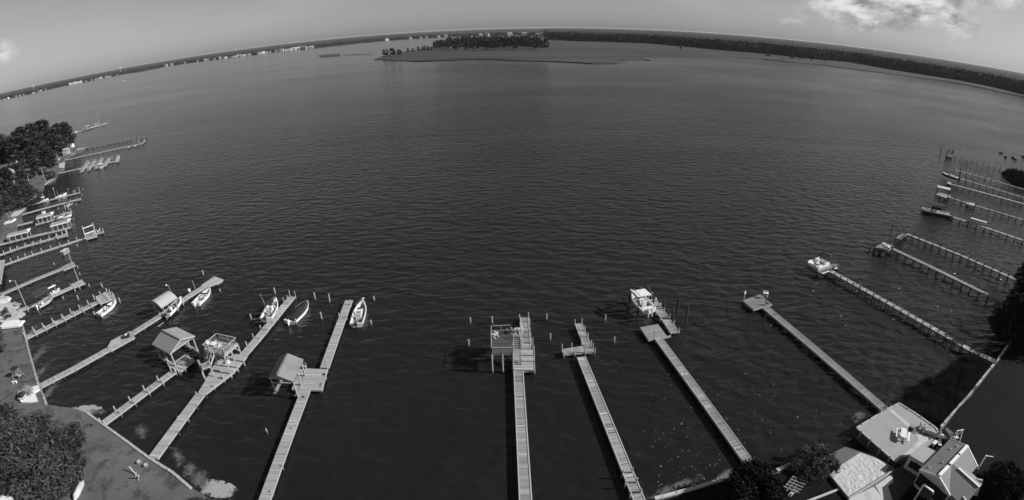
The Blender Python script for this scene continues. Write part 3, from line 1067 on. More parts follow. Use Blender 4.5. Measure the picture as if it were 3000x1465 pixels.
# ---------------------------------------------------------------- dock with the boat on the lift
base = d.P((2200, 1362))
d = Dock('long wooden dock with square landing and offset finger by the lifted cabin boat', base, shade=.72, edge=1.0)
d.run([d.P((2198, 1360)), d.P(C4(800, 668))], 1.25, 2.4, above=0)
d.platform([C4(612, 555), C4(795, 522), C4(886, 645), C4(698, 686)], 0, bands=2)
d.platform([C4(838, 664), C4(928, 646), C4(926, 636), C4(850, 652)], 0, legs=False)
d.run([d.P(C4(975, 618)), d.P(C4(790, 348)), d.P(C4(735, 270))], 1.45, 1.9, piles=False)
d.piles_at([C4(862, 385), C4(910, 445), C4(963, 510), C4(1015, 590), C4(775, 420), C4(822, 480), C4(752, 375)], h=.5, r=.1)
d.piles_at([C4(757, 655), C4(1065, 1062)], [C4(760, 588), C4(1070, 998)], r=.06)
for q in [(730, 235), (770, 292), (816, 345)]:
    p = d.P(C4(*q))
    d.pile(p, .4, .09)
    d.part('post_cap', MB().tube([(p.x, p.y, DZ + .42), (p.x, p.y, DZ + .75)], [.17, .12], 10), M_white)
mooring([(C4(845, 380), C4(856, 255)), (C4(988, 400), C4(1015, 222)), (C4(940, 500), C4(958, 370)), (C4(1085, 515), C4(1120, 345))], 'tall dark mooring piling beside the finger of the boat lift dock', MG, r=.17, dark=True)
mooring([(C4(250, 500), C4(253, 432))], 'short dark mooring piling in front of the lifted cabin boat', MG, dark=True)
T = Thing('boat_lift', 'boat lift of dark pilings and pale cradle beams holding the cabin boat', 'boat lift', (G(C4(590, 400)).x, G(C4(590, 400)).y, 0))
lp = [G(C4(497, 350)), G(C4(583, 465)), d.P(C4(668, 215)), d.P(C4(742, 345))]
for p in lp:
    T.share('piling', POST_D, (p.x, p.y, -1.2), (.16, .16, 1.2 + (3.4 if p in lp[:2] else 2.5)))
T.part('top_beam', MB().beam(lp[0] + ZR * 3.45, lp[1] + ZR * 3.45, .22, .25), M_conc)
T.part('top_beam', MB().beam(Vector((lp[2].x, lp[2].y, 2.6)), Vector((lp[3].x, lp[3].y, 2.6)), .2, .22), M_pile_dark)
for a, b in ((lp[0], lp[2]), (lp[1], lp[3])):
    T.part('cradle_beam', MB().beam(Vector((a.x, a.y, 1.5)), Vector((b.x, b.y, 1.5)), .2, .25), M_steel)
    for p in (a, b):
        T.part('hoist_cable', MB().tube([(p.x, p.y, 1.5), (p.x, p.y, 2.5)], .02, 5), M_steel)

# ---------------------------------------------------------------- dock with the fish-cleaning platform
base = d.P(C8(872, 478))
d = Dock('straight dock with patched pale boards and wide square end platform', base, z=DZ, shade=.52, edge=1.05)
d.run([d.P(C8(872, 478)), d.P(C4(1895, 350))], 1.35, 2.4, above=0)
d.platform([C4(1663, 280), C4(1775, 376), C4(1965, 322), C4(1840, 218)], 1, bands=3)
d.piles_at([C4(1675, 270)], [C4(1675, 225)], r=.12)
p = G(C4(1890, 250), DZ + .06)
T = Thing('cleaning_table', 'white fish-cleaning table at the corner of the square dock platform', 'table', p)
T.part('table_top', MB().box(p + ZR * .9, (1.0, .6, .08), -.5), M_white)
for ex in (-.4, .4):
    for ey in (-.2, .2):
        T.part('leg', MB().box(p + Vector((ex, ey, 0)), (.07, .07, .9)), M_white)
T.part('splash_board', MB().box(p + Vector((.1, .28, .98)), (.95, .04, .25), -.5), M_white)
mooring([(C4(1505, 355), C4(1513, 285)), (C4(1720, 535), C4(1735, 462)), (C4(1880, 485), C4(1888, 415))], 'slim dark mooring piling beside the square end platform', MG, dark=True, r=.11)


def bird(p, rz, label, m, s=1.0, name='gull', neck=0):
    T = Thing(name, label, 'bird', p, None, rz)
    b = MB().tube([(-.32 * s, 0, .2 * s), (-.2 * s, 0, .22 * s), (0, 0, .26 * s), (.14 * s, 0, .32 * s), (.2 * s, 0, .42 * s + neck), (.27 * s, 0, .47 * s + neck), (.33 * s, 0, .46 * s + neck)],
                  [.02 * s, .07 * s, .12 * s, .1 * s, .06 * s, .065 * s, .02 * s], 8)
    bo = T.part('body', b, m, local=True, smooth=True)
    for e in (-1, 1):
        T.part('wing', MB().beam((-.3 * s, e * .1 * s, .24 * s), (.1 * s, e * .11 * s, .32 * s), .03 * s, .14 * s), m, local=True)
        T.part('leg', MB().tube([(0, e * .05 * s, 0), (0, e * .05 * s, .2 * s)], .012 * s, 5), M_dark, local=True)
    T.part('bill', MB().tube([(.32 * s, 0, .46 * s + neck), (.45 * s, 0, .44 * s + neck)], [.02 * s, .005 * s], 5), M_dark, local=True)


v = d.P(C4(1675, 270))
bird(Vector((v.x, v.y, rise(C4(1675, 270), C4(1675, 225), DZ + .05))), 1.2, 'white gull perched on the piling at the square platform corner', M_white, 1.3)
bird(G(C4(1905, 325), DZ + .06), 2.4, 'dark heron standing at the inner edge of the square platform', mat('dark_feathers', .05), 1.2, 'heron', .35)

# ---------------------------------------------------------------- dock with the pontoon boat
base = d.P(C5(1880, 995))
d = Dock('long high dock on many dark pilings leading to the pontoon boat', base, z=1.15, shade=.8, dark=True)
d.run([d.P(C5(1880, 995)), d.P(C5(1690, 905)), d.P(C5(612, 298))], 1.3, 1.55, above=.7, r=.1)
d.platform([D8(640, 920), D8(1290, 655), D8(1500, 700), D8(850, 1030)], 1, shade=.45)
d.piles_at([D8(855, 1040), D8(1010, 950), D8(1425, 800), D8(1330, 850)], [D8(880, 950), D8(1035, 870), D8(1480, 690), D8(1330, 780)], r=.12)
d.piles_at([C5(905, 425)], [C5(925, 370)], r=.08)
for x, y in [(920, 1015), (1055, 965), (1370, 840)]:
    p = G(D8(x, y), 1.45)
    T_ = d.part('white_fender_board', MB().box(p, (1.1, .25, .12), .35), M_white)

# ---------------------------------------------------------------- dock with the stepped rail to its right, and the following right-hand docks
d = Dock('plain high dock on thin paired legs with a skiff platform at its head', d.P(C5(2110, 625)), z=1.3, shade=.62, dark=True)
d.run([d.P(C5(2110, 626)), d.P(C5(1500, 322)), d.P(C5(1080, 122))], 1.3, 2.1, above=0, r=.1)
d.platform([C5(945, 116), C5(1020, 78), C5(1100, 108), C5(1045, 152)], 1, shade=.5)
d.piles_at([C5(950, 122), C5(965, 108), C5(990, 92), C5(1018, 80), C5(1065, 92), C5(1122, 112)], [C5(953, 84), C5(967, 80), C5(992, 66), C5(1020, 56), C5(1067, 62), C5(1130, 84)], r=.1)
mooring([(C5(908, 150), C5(918, 105)), (C5(1003, 195), C5(1005, 180))], 'leaning dark piling off the skiff platform', MG, dark=True)

d = Dock('high dock with dark pilings standing above both sides and an L-shaped head', d.P(C5(2025, 360)), z=1.25, shade=.75, dark=True)
d.run([d.P(C5(2040, 366)), d.P(C5(1620, 180)), d.P(C5(1195, 12))], 1.2, 2.0, above=.8, r=.1)
d.platform([C5(1108, 46), C5(1150, 56), C5(1205, 16), C5(1168, 6)], 0, shade=.6)
d.piles_at([C5(1110, 50), C5(1150, 60), C5(1165, 48), C5(1180, 40), C5(1170, 8)], [C5(1118, 8), C5(1155, 22), C5(1170, 12), C5(1186, 8), C5(1178, -30)], r=.1)
mooring([(C6(45, 945), C6(58, 895))], 'single thin piling standing off the L-shaped dock head', MG, dark=True)

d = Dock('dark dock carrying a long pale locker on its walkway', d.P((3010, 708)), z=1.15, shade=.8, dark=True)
d.run([d.P((3020, 711)), d.P(C6(1000, 930)), d.P(C6(668, 822))], 1.4, 2.4, above=.25, r=.12)
pk = [G(C6(838, 878), 1.2), G(C6(850, 858), 1.2), G(C6(1010, 905), 1.2), G(C6(1002, 925), 1.2)]
T = Thing('dock_locker', 'long pale storage locker with open front on the dark dock', 'locker', pk[0])
a, b = lerp(pk[0], pk[1], .5), lerp(pk[2], pk[3], .5)
T.part('body', MB().beam(a + ZR * .5, b + ZR * .5, .9, 1.0), M_conc)
T.part('lid', MB().beam(a + ZR * 1.06, b + ZR * 1.06, 1.0, .1), M_white)
for t in (.2, .4, .6, .8):
    T.part('batten', MB().box(lerp(a, b, t), (.08, 1.0, 1.02), math.atan2(b.y - a.y, b.x - a.x)), M_white)
T.part('post', MB().tube([lerp(a, b, .72), lerp(a, b, .72) + ZR * 2.2], .06, 6), M_dark)
lamp_post(C6(600, 765), C6(662, 592), 'tall slanting pole beside the barge dock', arm=None)

d = Dock('dock with a small roofed pavilion platform at its outer end', d.P((3010, 646)), z=1.1, shade=.72, dark=True)
d.run([d.P((3020, 650)), d.P(C6(900, 705)), d.P(C6(625, 620))], 1.2, 2.2, above=.45, r=.1)
d.platform([C6(490, 592), C6(540, 575), C6(655, 605), C6(600, 628)], 1, shade=.9)
d.platform([C6(808, 690), C6(822, 668), C6(895, 688), C6(888, 712)], 1, shade=1.0)
T = Thing('dock_pavilion', 'small open pavilion with a flat pale roof on a dock end', 'pavilion', G(C6(570, 600), 1.1))
zr = 3.9
rq = [G(C6(512, 518), zr), G(C6(512, 497), zr), G(C6(647, 528), zr), G(C6(645, 550), zr)]
T.part('roof', MB().slab(rq, .2), M_conc)
for p in rq:
    q = Vector((p.x, p.y, 1.1)) + (Vector((sum(x.x for x in rq) / 4, sum(x.y for x in rq) / 4, 1.1)) - Vector((p.x, p.y, 1.1))) * .1
    T.part('post', MB().box(q, (.16, .16, zr - 1.2)), M_dark)
T.part('rail', MB().beam(lerp(rq[0], rq[3], .05) - ZR * 2.0, lerp(rq[0], rq[3], .95) - ZR * 2.0, .08, .1), M_conc)
T.part('bench', MB().box(lerp(rq[2], rq[3], .4) - ZR * 3.2, (1.2, .5, .5)), M_white)

for lab, q0, q1, ab, sd in [('plain thin dock with paler boards and a short stub head', (3015, 601.5), C6(648, 485), 0, .95), ('thin dark dock leading to the dark-hulled boat', (3015, 583.4), C6(742, 430), .55, .7),
                            ('thin dark dock on posts beside the two tall poles', (3015, 558.7), C6(690, 342), .35, .65), ('outermost thin dark dock with tall pilings clustered at its head', (3015, 514), C6(640, 194), .7, .5)]:
    d = Dock(lab, d.P(q0), z=1.1, shade=sd, dark=True, pitch=.2)
    d.run([d.P(q0), lerp(d.P(q0), d.P(q1), .5), d.P(q1)], 1.3, 2.6, above=ab, r=.11)
    if 'stub' in lab:
        d.platform([C6(610, 480), C6(615, 462), C6(652, 468), C6(645, 492)], 0)
    if 'outermost' in lab:
        d.platform([C6(598, 190), C6(612, 178), C6(668, 190), C6(650, 206)], 0)
        d.piles_at([C6(603, 192), C6(625, 186), C6(652, 192), C6(662, 190)], [C6(612, 138), C6(630, 124), C6(658, 142), C6(670, 132)], r=.2)
mooring([(C6(540, 190), C6(558, 110))], 'thick dark piling standing alone off the tall-pilinged outermost dock', MG, dark=True, r=.22)
mooring([(C6(738, 370), C6(762, 245)), (C6(808, 330), C6(822, 250))], 'tall dark pole in the water among the thin dark docks', MG, dark=True, r=.15)
mooring([(C6(x, y), C6(x + 1, y - 22)) for x, y in [(780, 318), (845, 335), (880, 342), (908, 352), (940, 360), (1037, 385), (1070, 398), (1100, 405), (1165, 415), (1190, 420)]], 'broken piling stub in the old row between thin dark docks', 'old piling stubs', dark=True, r=.12)

# ================================================================ LEFT-HAND DOCKS
# ---- dock with the shingled boathouse and big square landing
d = Dock('long dock with a broad square landing beside the grey shingled boathouse', G((772, 1475), DZ))
a, b = d.P((774.5, 1465)), d.P(C2(682, 1125))
d.run([a + (a - b).normalized() * 6, b], 1.3, 2.5, above=0)
d.platform([C2(622, 903), C2(905, 915), C2(847, 1130), C2(540, 1116)], 0, bands=3)
d.run([d.P(C2(872, 905)), d.P(C2(1125, 208))], 1.3, 2.3, above=0)
d.piles_at([C2(905, 905), C2(1035, 390), C2(1105, 385), C2(1148, 252), C2(1098, 215)], [C2(876, 800), C2(1025, 335), C2(1100, 340), C2(1150, 200), C2(1096, 205)], r=.09)
d.piles_at([C2(848, 1095), C2(885, 985), C2(880, 960), C2(850, 1070), C2(605, 1195), C2(680, 1205), (780, 1260), (855, 1255), (826, 1365), (796, 1440)], h=.22, r=.11)
for q in [(845, 1065), (875, 970), (665, 1197)]:
    p = G(C2(*q), DZ + .02)
    d.part('cleat', MB().box(p, (.45, .12, .12), .4), M_dark)
p = G(C2(655, 905), DZ)
T = Thing('dock_bench', 'small timber bench on the landing behind the shingled boathouse', 'bench', p)
T.part('seat', MB().box(p + ZR * .42, (1.3, .45, .06), -.1, .9), M_wood)
T.part('backrest', MB().box(p + Vector((0, .25, .5)), (1.3, .06, .45), -.1, .8), M_wood)
for e in (-.5, .5):
    T.part('leg', MB().box(p + Vector((e, 0, 0)), (.08, .4, .42), -.1, .6), M_wood)


def gable_roof(T, ridge, le, re, m, th=.12, trim=True, seams=0, soffit=None):
    """Two roof slopes. ridge, le, re: pairs of 3-D points (back end, front end)."""
    L = T.part('roof_slope', MB().slab([ridge[0], ridge[1], le[1], le[0]], th), m)
    R_ = T.part('roof_slope', MB().slab([ridge[0] + ZR * .003, ridge[1] + ZR * .003, re[1], re[0]], th), m)
    T.part('ridge_cap', MB().beam(ridge[0] + ZR * .05, ridge[1] + ZR * .05, .3, .07), soffit or m)
    if trim:
        for k in (0, 1):
            out_ = (ridge[k] - ridge[1 - k]).normalized() * .04
            for e in (le, re):
                T.part('barge_board', MB().beam(ridge[k] + out_ - ZR * .1, e[k] + out_ - ZR * .1, .06, .22), M_wood_r)
    if seams:
        for e, par in ((le, L), (re, R_)):
            for i in range(1, seams):
                t = i / seams
                T.part('roof_seam', MB().beam(lerp(ridge[0], ridge[1], t) + ZR * .02, lerp(e[0], e[1], t) + ZR * .02, .045, .05), m, parent=par)
    return L, R_


def boathouse(label, ridge_px, le_px, re_px, zr, ze, m, floor=None, seams=0, gable=True):
    rd = [G(p, zr) for p in ridge_px]
    le = [G(p, ze) for p in le_px]
    re = [G(p, ze) for p in re_px]
    # square the plan: eaves parallel to the ridge at the mean distance
    ax = (rd[1] - rd[0])
    for e in (le, re):
        off = ((e[0] - rd[0]) + (e[1] - rd[1])) / 2
        e[0], e[1] = rd[0] + off, rd[1] + off
        e[0].z = e[1].z = ze
    ctr = (rd[0] + rd[1]) / 2
    T = Thing('boathouse', label, 'boathouse', (ctr.x, ctr.y, 0))
    gable_roof(T, rd, le, re, m, seams=seams)
    for e in (le, re):
        for t in (.06, .5, .94):
            p = lerp(lerp(e[0], e[1], t), lerp(rd[0], rd[1], t), .12)
            T.share('post', POST, (p.x, p.y, -1.2), (.13, .13, ze + 1.15))
        a, b = lerp(lerp(e[0], e[1], .04), lerp(rd[0], rd[1], .04), .12), lerp(lerp(e[0], e[1], .96), lerp(rd[0], rd[1], .96), .12)
        T.part('eave_beam', MB().beam(Vector((a.x, a.y, ze - .12)), Vector((b.x, b.y, ze - .12)), .12, .24, .8), M_wood_r)
    for k in (0, 1):
        t = .04 if k == 0 else .96
        a, b = [lerp(lerp(e[0], e[1], t), lerp(rd[0], rd[1], t), .1) for e in (le, re)]
        T.part('tie_beam', MB().beam(Vector((a.x, a.y, ze - .1)), Vector((b.x, b.y, ze - .1)), .1, .2, .9), M_wood_r)
        if gable:
            r_ = lerp(rd[0], rd[1], t)
            T.part('gable_board', MB().slab([Vector((a.x, a.y, ze)), Vector((b.x, b.y, ze)), r_ - ZR * .2], .05, 1.0), M_wood_r)
    for e in (le, re):
        a, b = lerp(e[0], rd[0], .15), lerp(e[1], rd[1], .15)
        T.part('catwalk', MB().beam(Vector((a.x, a.y, .75)), Vector((b.x, b.y, .75)), .5, .06, .8), M_wood)
    return T, rd, le, re


T, rd, le, re = boathouse('grey shingled gable-roofed boathouse beside the broad dock landing', [C2(500, 757), C2(393, 970)], [C2(405, 790), C2(303, 1003)], [C2(655, 822), C2(562, 1030)], 4.6, 3.4, M_shingle)
a, b = G(C2(340, 1068), DZ), G(C2(540, 1072), DZ)
T.part('cross_bar', MB().beam(a + ZR * .3, b + ZR * .3, .12, .18), M_wood_r)
mooring([(C2(782, 210), C2(770, 130)), (C2(928, 240), C2(910, 145)), (C2(852, 412), C2(830, 330))], 'grey mooring piling in the water between the boathouse dock finger and the covered boat', MG)
mooring([(C2(1385, 222), C2(1380, 168)), (C2(1352, 468), C2(1343, 410))], 'slim mooring piling outboard of the open skiff at the dock finger', MG)

# ---- dock with the railed two-storey tower deck
d = Dock('long dock widening under the railed two-storey deck, boats at its finger', G(Z7(1325, 890), DZ))
d.run([d.P(Z7(1322, 898)), d.P(Z7(1740, 335))], 1.5, 2.4, above=.12, r=.12)
wA, wB = d.P(Z7(1722, 322)), d.P(Z7(1762, 352))
d.platform([Z7(1718, 325), Z7(1765, 350), C1(962, 1218), C1(745, 1240)], 0, legs=False, bands=2)
d.platform([C1(745, 1238), C1(962, 1216), C1(1050, 1150), C1(860, 1030)], 0, bands=2)
d.platform([C1(858, 1030), C1(1050, 1149), C1(1195, 976), C1(1080, 950)], 0, bands=2)
d.run([d.P(C1(1150, 965)), d.P(C2(205, 580)), d.P(C2(545, 168))], 1.35, 2.0, piles=False)
d.piles_at([C2(82, 672), C2(130, 690), C2(148, 588), C2(210, 600), C2(224, 502), C2(285, 510), C2(295, 422), C2(350, 430), C2(440, 300), C2(400, 380), C2(460, 225), C2(512, 236), C2(518, 160), C2(578, 170)],
           [C2(68, 628), C2(122, 648), C2(138, 548), C2(202, 558), C2(213, 463), C2(275, 460), C2(285, 370), C2(335, 380), C2(432, 258), C2(385, 260), C2(450, 178), C2(495, 158), C2(510, 106), C2(565, 112)], r=.09)
d.piles_at([C1(940, 1225), C1(455, 1150)], [C1(920, 1180), C1(448, 1120)], r=.1)
for (x, y) in [(1940, 200), (1855, 275)]:
    d.pile(d.P(Z7(x, y)), .5, .1)
T = Thing('tower_deck', 'railed two-storey timber deck on tall posts with side stairs above the dock', 'deck', G(C1(1000, 1080), 0))
zt = 4.1
q = [G(C1(884, 792), zt), G(C1(1095, 838), zt), G(C1(955, 985), zt), G(C1(735, 915), zt)]
q = [Vector((v.x, v.y, 0)) for v in q]
q[2] = q[1] + (q[3] - q[0])
for k in range(3):
    mb = MB()
    planks_quad(mb, lerp(q[0], q[3], k / 3), lerp(q[1], q[2], k / 3), lerp(q[1], q[2], (k + 1) / 3), lerp(q[0], q[3], (k + 1) / 3), zt, .15, shade=.78, rr=d.rr)
    T.part('deck_section', mb, M_wood)
for i in range(4):
    a, b = q[i], q[(i + 1) % 4]
    T.part('rim_joist', MB().beam(a + ZR * (zt - .2), b + ZR * (zt - .2), .08, .32, .9), M_wood_r)
    for t in (0, .5):
        p = lerp(a, b, t)
        T.part('leg_post', MB().box((p.x, p.y, -1.0), (.2, .2, zt + 1.0), .6, .9), M_wood_r)
    T.part('brace', MB().beam(a + ZR * 2.7, lerp(a, b, .25) + ZR * (zt - .3), .06, .12, .9), M_wood_r)
    T.part('brace', MB().beam(b + ZR * 2.7, lerp(a, b, .75) + ZR * (zt - .3), .06, .12, .9), M_wood_r)
e1 = lerp(q[3], q[2], .3)
e2 = lerp(q[3], q[2], .62)
rails(T, [e1, q[3], q[0], q[1], q[2], e2], zt, 1.05, shade=1.05)
land_c = G(C1(745, 1085), 2.5)
st = lerp(e1, e2, .5)
stair(T, Vector((st.x, st.y, zt)), Vector((land_c.x, land_c.y, 2.55)) + (Vector((st.x, st.y, 0)) - Vector((land_c.x, land_c.y, 0))).normalized() * .7, 1.1, 9, 1.0)
dd = (Vector((land_c.x, land_c.y, 0)) - Vector((st.x, st.y, 0))).normalized()
ss = Vector((dd.y, -dd.x, 0))
lc = Vector((land_c.x, land_c.y, 0))
lq = [lc - dd * .7 - ss * .8, lc - dd * .7 + ss * .8, lc + dd * .7 + ss * .8, lc + dd * .7 - ss * .8]
mb = MB()
planks_quad(mb, lq[0], lq[1], lq[2], lq[3], 2.55, .15, rr=d.rr)
T.part('stair_landing', mb, M_wood)
rails(T, [lq[0], lq[3], lq[2]], 2.55, 1.0)
for p in lq:
    T.part('leg_post', MB().box((p.x, p.y, -.6), (.14, .14, 3.15), .6), M_wood_r)
stair(T, lq[1] * .5 + lq[2] * .5 + ZR * 2.5, lq[1] * .5 + lq[2] * .5 + ss * 1.5 + ZR * (DZ + .02), 1.0, 5)
# white table and chairs upstairs
c = G(C1(850, 878), zt)
T2 = Thing('patio_table', 'small white patio table on the railed tower deck', 'table', c)
T2.part('table_top', MB().tube([c + ZR * .68, c + ZR * .73], .5, 14), M_white)
T2.part('leg', MB().tube([c, c + ZR * .68], .05, 6), M_white)
T2.part('base', MB().tube([c, c + ZR * .05], .28, 10), M_white)
chair(c + Vector((-.9, .2, 0)), 1.4, 'white chair at the patio table on the tower deck', 'tower deck chairs')
chair(c + Vector((.9, -.3, 0)), -1.8, 'white chair at the patio table on the tower deck', 'tower deck chairs')
p = G(C1(992, 1048), DZ)
T2 = Thing('cooler_box', 'white cooler box standing under the tower deck', 'cooler', p)
T2.part('body', MB().box(p, (.7, .4, .36), .5), M_white)
T2.part('lid', MB().box(p + ZR * .36, (.74, .44, .07), .5), M_white)

# ---- dock with the metal-roofed boathouse
d = Dock('narrow dock with paired pilings leading to the metal-roofed boathouse', G(Z7(892, 592), DZ))
d.run([d.P(Z7(892, 592)), d.P(Z7(1505, 142))], 1.25, 2.9, above=.75, r=.12)
d.platform([C1(345, 1080), C1(525, 955), C1(628, 1015), C1(470, 1150)], 1, bands=2)
d.piles_at([C1(348, 1082), C1(470, 1150), C1(525, 1118), C1(570, 1000), C1(618, 1018)], [C1(335, 1045), C1(452, 1118), C1(500, 1072), C1(548, 958), C1(600, 988)], r=.1)
boathouse('boathouse with a big shiny standing-seam metal gable roof over open posts', [C1(283, 692), C1(475, 790)], [C1(165, 850), C1(365, 950)], [C1(430, 660), C1(640, 755)], 5.0, 3.3, M_metalroof, seams=9)

# ---- long dock with curved canopy lift
d = Dock('longest dock bending out past the curved canopy to a flared end', G(Z6(352, 1168), DZ))
d.run([d.P(Z6(352, 1168)), d.P(Z6(650, 1015)), d.P(Z6(945, 850))], 1.5, 2.2, above=0)
d.platform([Z6(945, 858), Z6(938, 838), Z6(975, 772), Z6(1140, 690)], 0, legs=False)
d.platform([Z6(945, 860), Z6(1140, 690), Z6(1182, 745), Z6(970, 862)], 1)
d.run([d.P(Z6(1155, 710)), d.P(Z6(1412, 548)), d.P(C1(500, 362)), d.P(C1(742, 210))], 1.35, 2.4, above=0)
d.platform([C1(735, 225), C1(700, 205), C1(840, 110), C1(936, 140)], 1)
d.platform([C1(735, 226), C1(936, 142), C1(930, 156), C1(878, 188)], 0)
d.piles_at([C1(210, 575), C1(145, 610), C1(80, 655), C1(535, 360), C1(585, 315), C1(505, 400), C1(480, 345), Z6(465, 1130), Z6(1610, 420), Z6(1400, 540)], h=.25, r=.1)
lamp_post(C1(372, 285), C1(335, 206), 'thin lamp post on the dock behind the curved canopy', arm=(-.5, 0), r=.06)
lamp_post(C1(636, 248), C1(605, 152), 'bare thin pole on the dock by the moored speedboat', arm=None, r=.06)
p = G(C1(575, 275), DZ)
T = Thing('bucket', 'white bucket standing on the longest dock', 'bucket', p)
T.part('pail', MB().tube([p, p + ZR * .5], [.24, .3], 12), M_white)
T.part('lid', MB().tube([p + ZR * .5, p + ZR * .54], .32, 12), M_white)
p = G(Z6(1112, 742), DZ)
T = Thing('deck_box', 'dark deck box with a white towel on the dock bulge', 'box', p)
T.part('body', MB().box(p, (1.2, .9, .5), .5), M_dark)
T.part('towel', MB().box(p + ZR * .51, (.5, .45, .06), .9), M_white)
# curved canopy
zr = 3.4
K = [G(C1(140, 388), 3.1), G(C1(310, 282), 3.1), G(C1(436, 332), 3.1), G(C1(262, 446), 3.1)]
T = Thing('boat_canopy', 'curved pale canopy roof on a lift beside the long dock', 'canopy', (K[3].x, K[3].y, 0))
mb = MB()
nx = 8
for i in range(nx + 1):
    t = i / nx
    a, b = lerp(K[0], K[3], t), lerp(K[1], K[2], t)
    zz = .9 * math.sin(math.pi * (t * .86 + .07))
    mb.v += [tuple(a + ZR * (zz - .2)), tuple(b + ZR * (zz - .2)), tuple(a + ZR * (zz - .26)), tuple(b + ZR * (zz - .26))]
for i in range(nx):
    o = i * 4
    mb.face((o, o + 1, o + 5, o + 4))
    mb.face((o + 2, o + 6, o + 7, o + 3))
    mb.face((o, o + 4, o + 6, o + 2))
    mb.face((o + 1, o + 3, o + 7, o + 5))
mb.face((0, 2, 3, 1))
mb.face((nx * 4, nx * 4 + 1, nx * 4 + 3, nx * 4 + 2))
T.part('canopy_cover', mb, M_canvas_l)
for a, b in ((K[0], K[1]), (K[3], K[2])):
    for t in (.08, .92):
        p = lerp(a, b, t)
        p = lerp(p, sum(K, Vector()) / 4, .1)
        T.share('post', POST, (p.x, p.y, -1.2), (.1, .1, 4.3))
    T.part('eave_rail', MB().beam(a - ZR * .15, b - ZR * .15, .12, .2), M_wood_r)
for t in (.2, .8):
    T.part('lift_beam', MB().beam(Vector((*lerp(K[0], K[1], t).xy, .7)), Vector((*lerp(K[3], K[2], t).xy, .7)), .15, .2), M_steel)
mooring([(C1(727, 108), C1(705, 45)), (C1(910, 285), C1(895, 248)), (C1(634, 462), C1(620, 418))], 'mooring piling in the water around the flared dock end', MG)
a, b = G(C1(230, 655), .05), G(C1(295, 608), .05)
solid('drifting_pole', MB().tube([a, b], [.06, .04], 6), M_wood_r, 'thin pole drifting on the water near the metal-roofed boathouse', 'pole')

# ---- the docks up the left shore
d = Dock('dock with tall paired pilings and a square ribbed platform by the runabout', G(Z6(222, 748), DZ))
d.run([d.P(Z6(222, 748)), d.P(Z6(560, 580)), d.P(Z6(868, 425))], 1.5, 2.0, above=.95, r=.13)
d.platform([Z6(882, 448), Z6(838, 388), Z6(938, 337), Z6(1012, 396)], 0, bands=5)
d.piles_at([Z6(1008, 398), Z6(940, 340), Z6(965, 352), Z6(990, 372), Z6(880, 362), Z6(828, 400), Z6(882, 448)], [Z6(996, 360), Z6(930, 308), Z6(953, 325), Z6(978, 345), Z6(872, 340), Z6(812, 368), Z6(870, 425)], r=.12)
mooring([(Z6(1060, 448), Z6(1042, 392)), (Z6(838, 568), Z6(820, 515)), (D1(1905, 915), D1(1865, 810))], 'mooring piling around the ribbed square platform', MG)
mooring([(D1(1178, 1132), D1(1145, 1062)), (D1(1462, 1145), D1(1420, 1040))], 'mooring piling in the slip between the ribbed platform and the pole dock', MG)

d = Dock('pale dock with two tall poles on it and a long skiff alongside', G(D2(420, 560), DZ), shade=1.05)
d.run([d.P(D2(400, 565)), d.P(D2(600, 480)), d.P(D1(1330, 880))], 1.6, 2.6, above=0)
d.platform([D1(1305, 840), D1(1505, 745), D1(1568, 818), D1(1350, 902)], 1)
d.piles_at([D1(1375, 945), D1(1462, 895), D1(1300, 838), D2(640, 535)], h=.2, r=.13)
lamp_post(D1(475, 1232), D1(285, 755), 'tall lamp post with a hooded lamp arm at the shore end of the pale dock', arm=(-1.3, -.3), r=.11)
lamp_post(D1(1446, 768), D1(1235, 180), 'very tall bare pole at the outer end of the pale dock', arm=None, r=.11)
zr = 3.3
K = [G(c, zr) for c in (D1(580, 985), D1(840, 860), D1(905, 940), D1(635, 1090))]
T = Thing('boat_canopy', 'flat dark canopy over a boat slip beside the pale dock', 'canopy', (K[0].x, K[0].y, 0))
T.part('canopy_cover', MB().slab(K, .15), mat('dark_grey_canvas', .055, .8, .15))
for p in K:
    q_ = lerp(p, sum(K, Vector()) / 4, .08)
    T.share('post', POST_D, (q_.x, q_.y, -1.2), (.1, .1, zr + 1.1))
mooring([(D1(1440, 557), D1(1412, 498)), (D1(1485, 680), D1(1455, 622)), (D1(1655, 900), D1(1615, 838))], 'mooring piling in line off the ends of the paired plain docks', MG)
mooring([(D1(1008, 497), D1(985, 438)), (D1(990, 897), D1(962, 842))], 'mooring piling in the slip beside the plain grey dock', MG)

d = Dock('plain straight grey dock with a wider end section', G((-5, 864), DZ), shade=.86)
d.run([d.P(D1(-60, 1050)), d.P(D1(600, 760)), d.P(D1(1165, 533))], 1.5, 2.6, above=0)
d.platform([D1(1140, 510), D1(1345, 418), D1(1392, 485), D1(1172, 578)], 1)

K = [G(c, 1.15) for c in (D1(-60, 415), D1(85, 395), D1(15, 832), D1(-60, 835))]
T = Thing('boat_ramp', 'sloping timber ramp with pale kerbs at the edge of the shore', 'ramp', (K[0].x, K[0].y, 0))
mb = MB()
planks_quad(mb, *[Vector((k.x, k.y, 0)) for k in K], 1.1, .3)
T.part('ramp_boards', mb, M_wood)
T.part('kerb', MB().beam(K[1] + ZR * .05, K[2] + ZR * .05, .25, .2), M_wood_r)
T.part('kerb', MB().beam(K[0] + ZR * .05, K[1] + ZR * .05, .25, .2), M_wood_r)

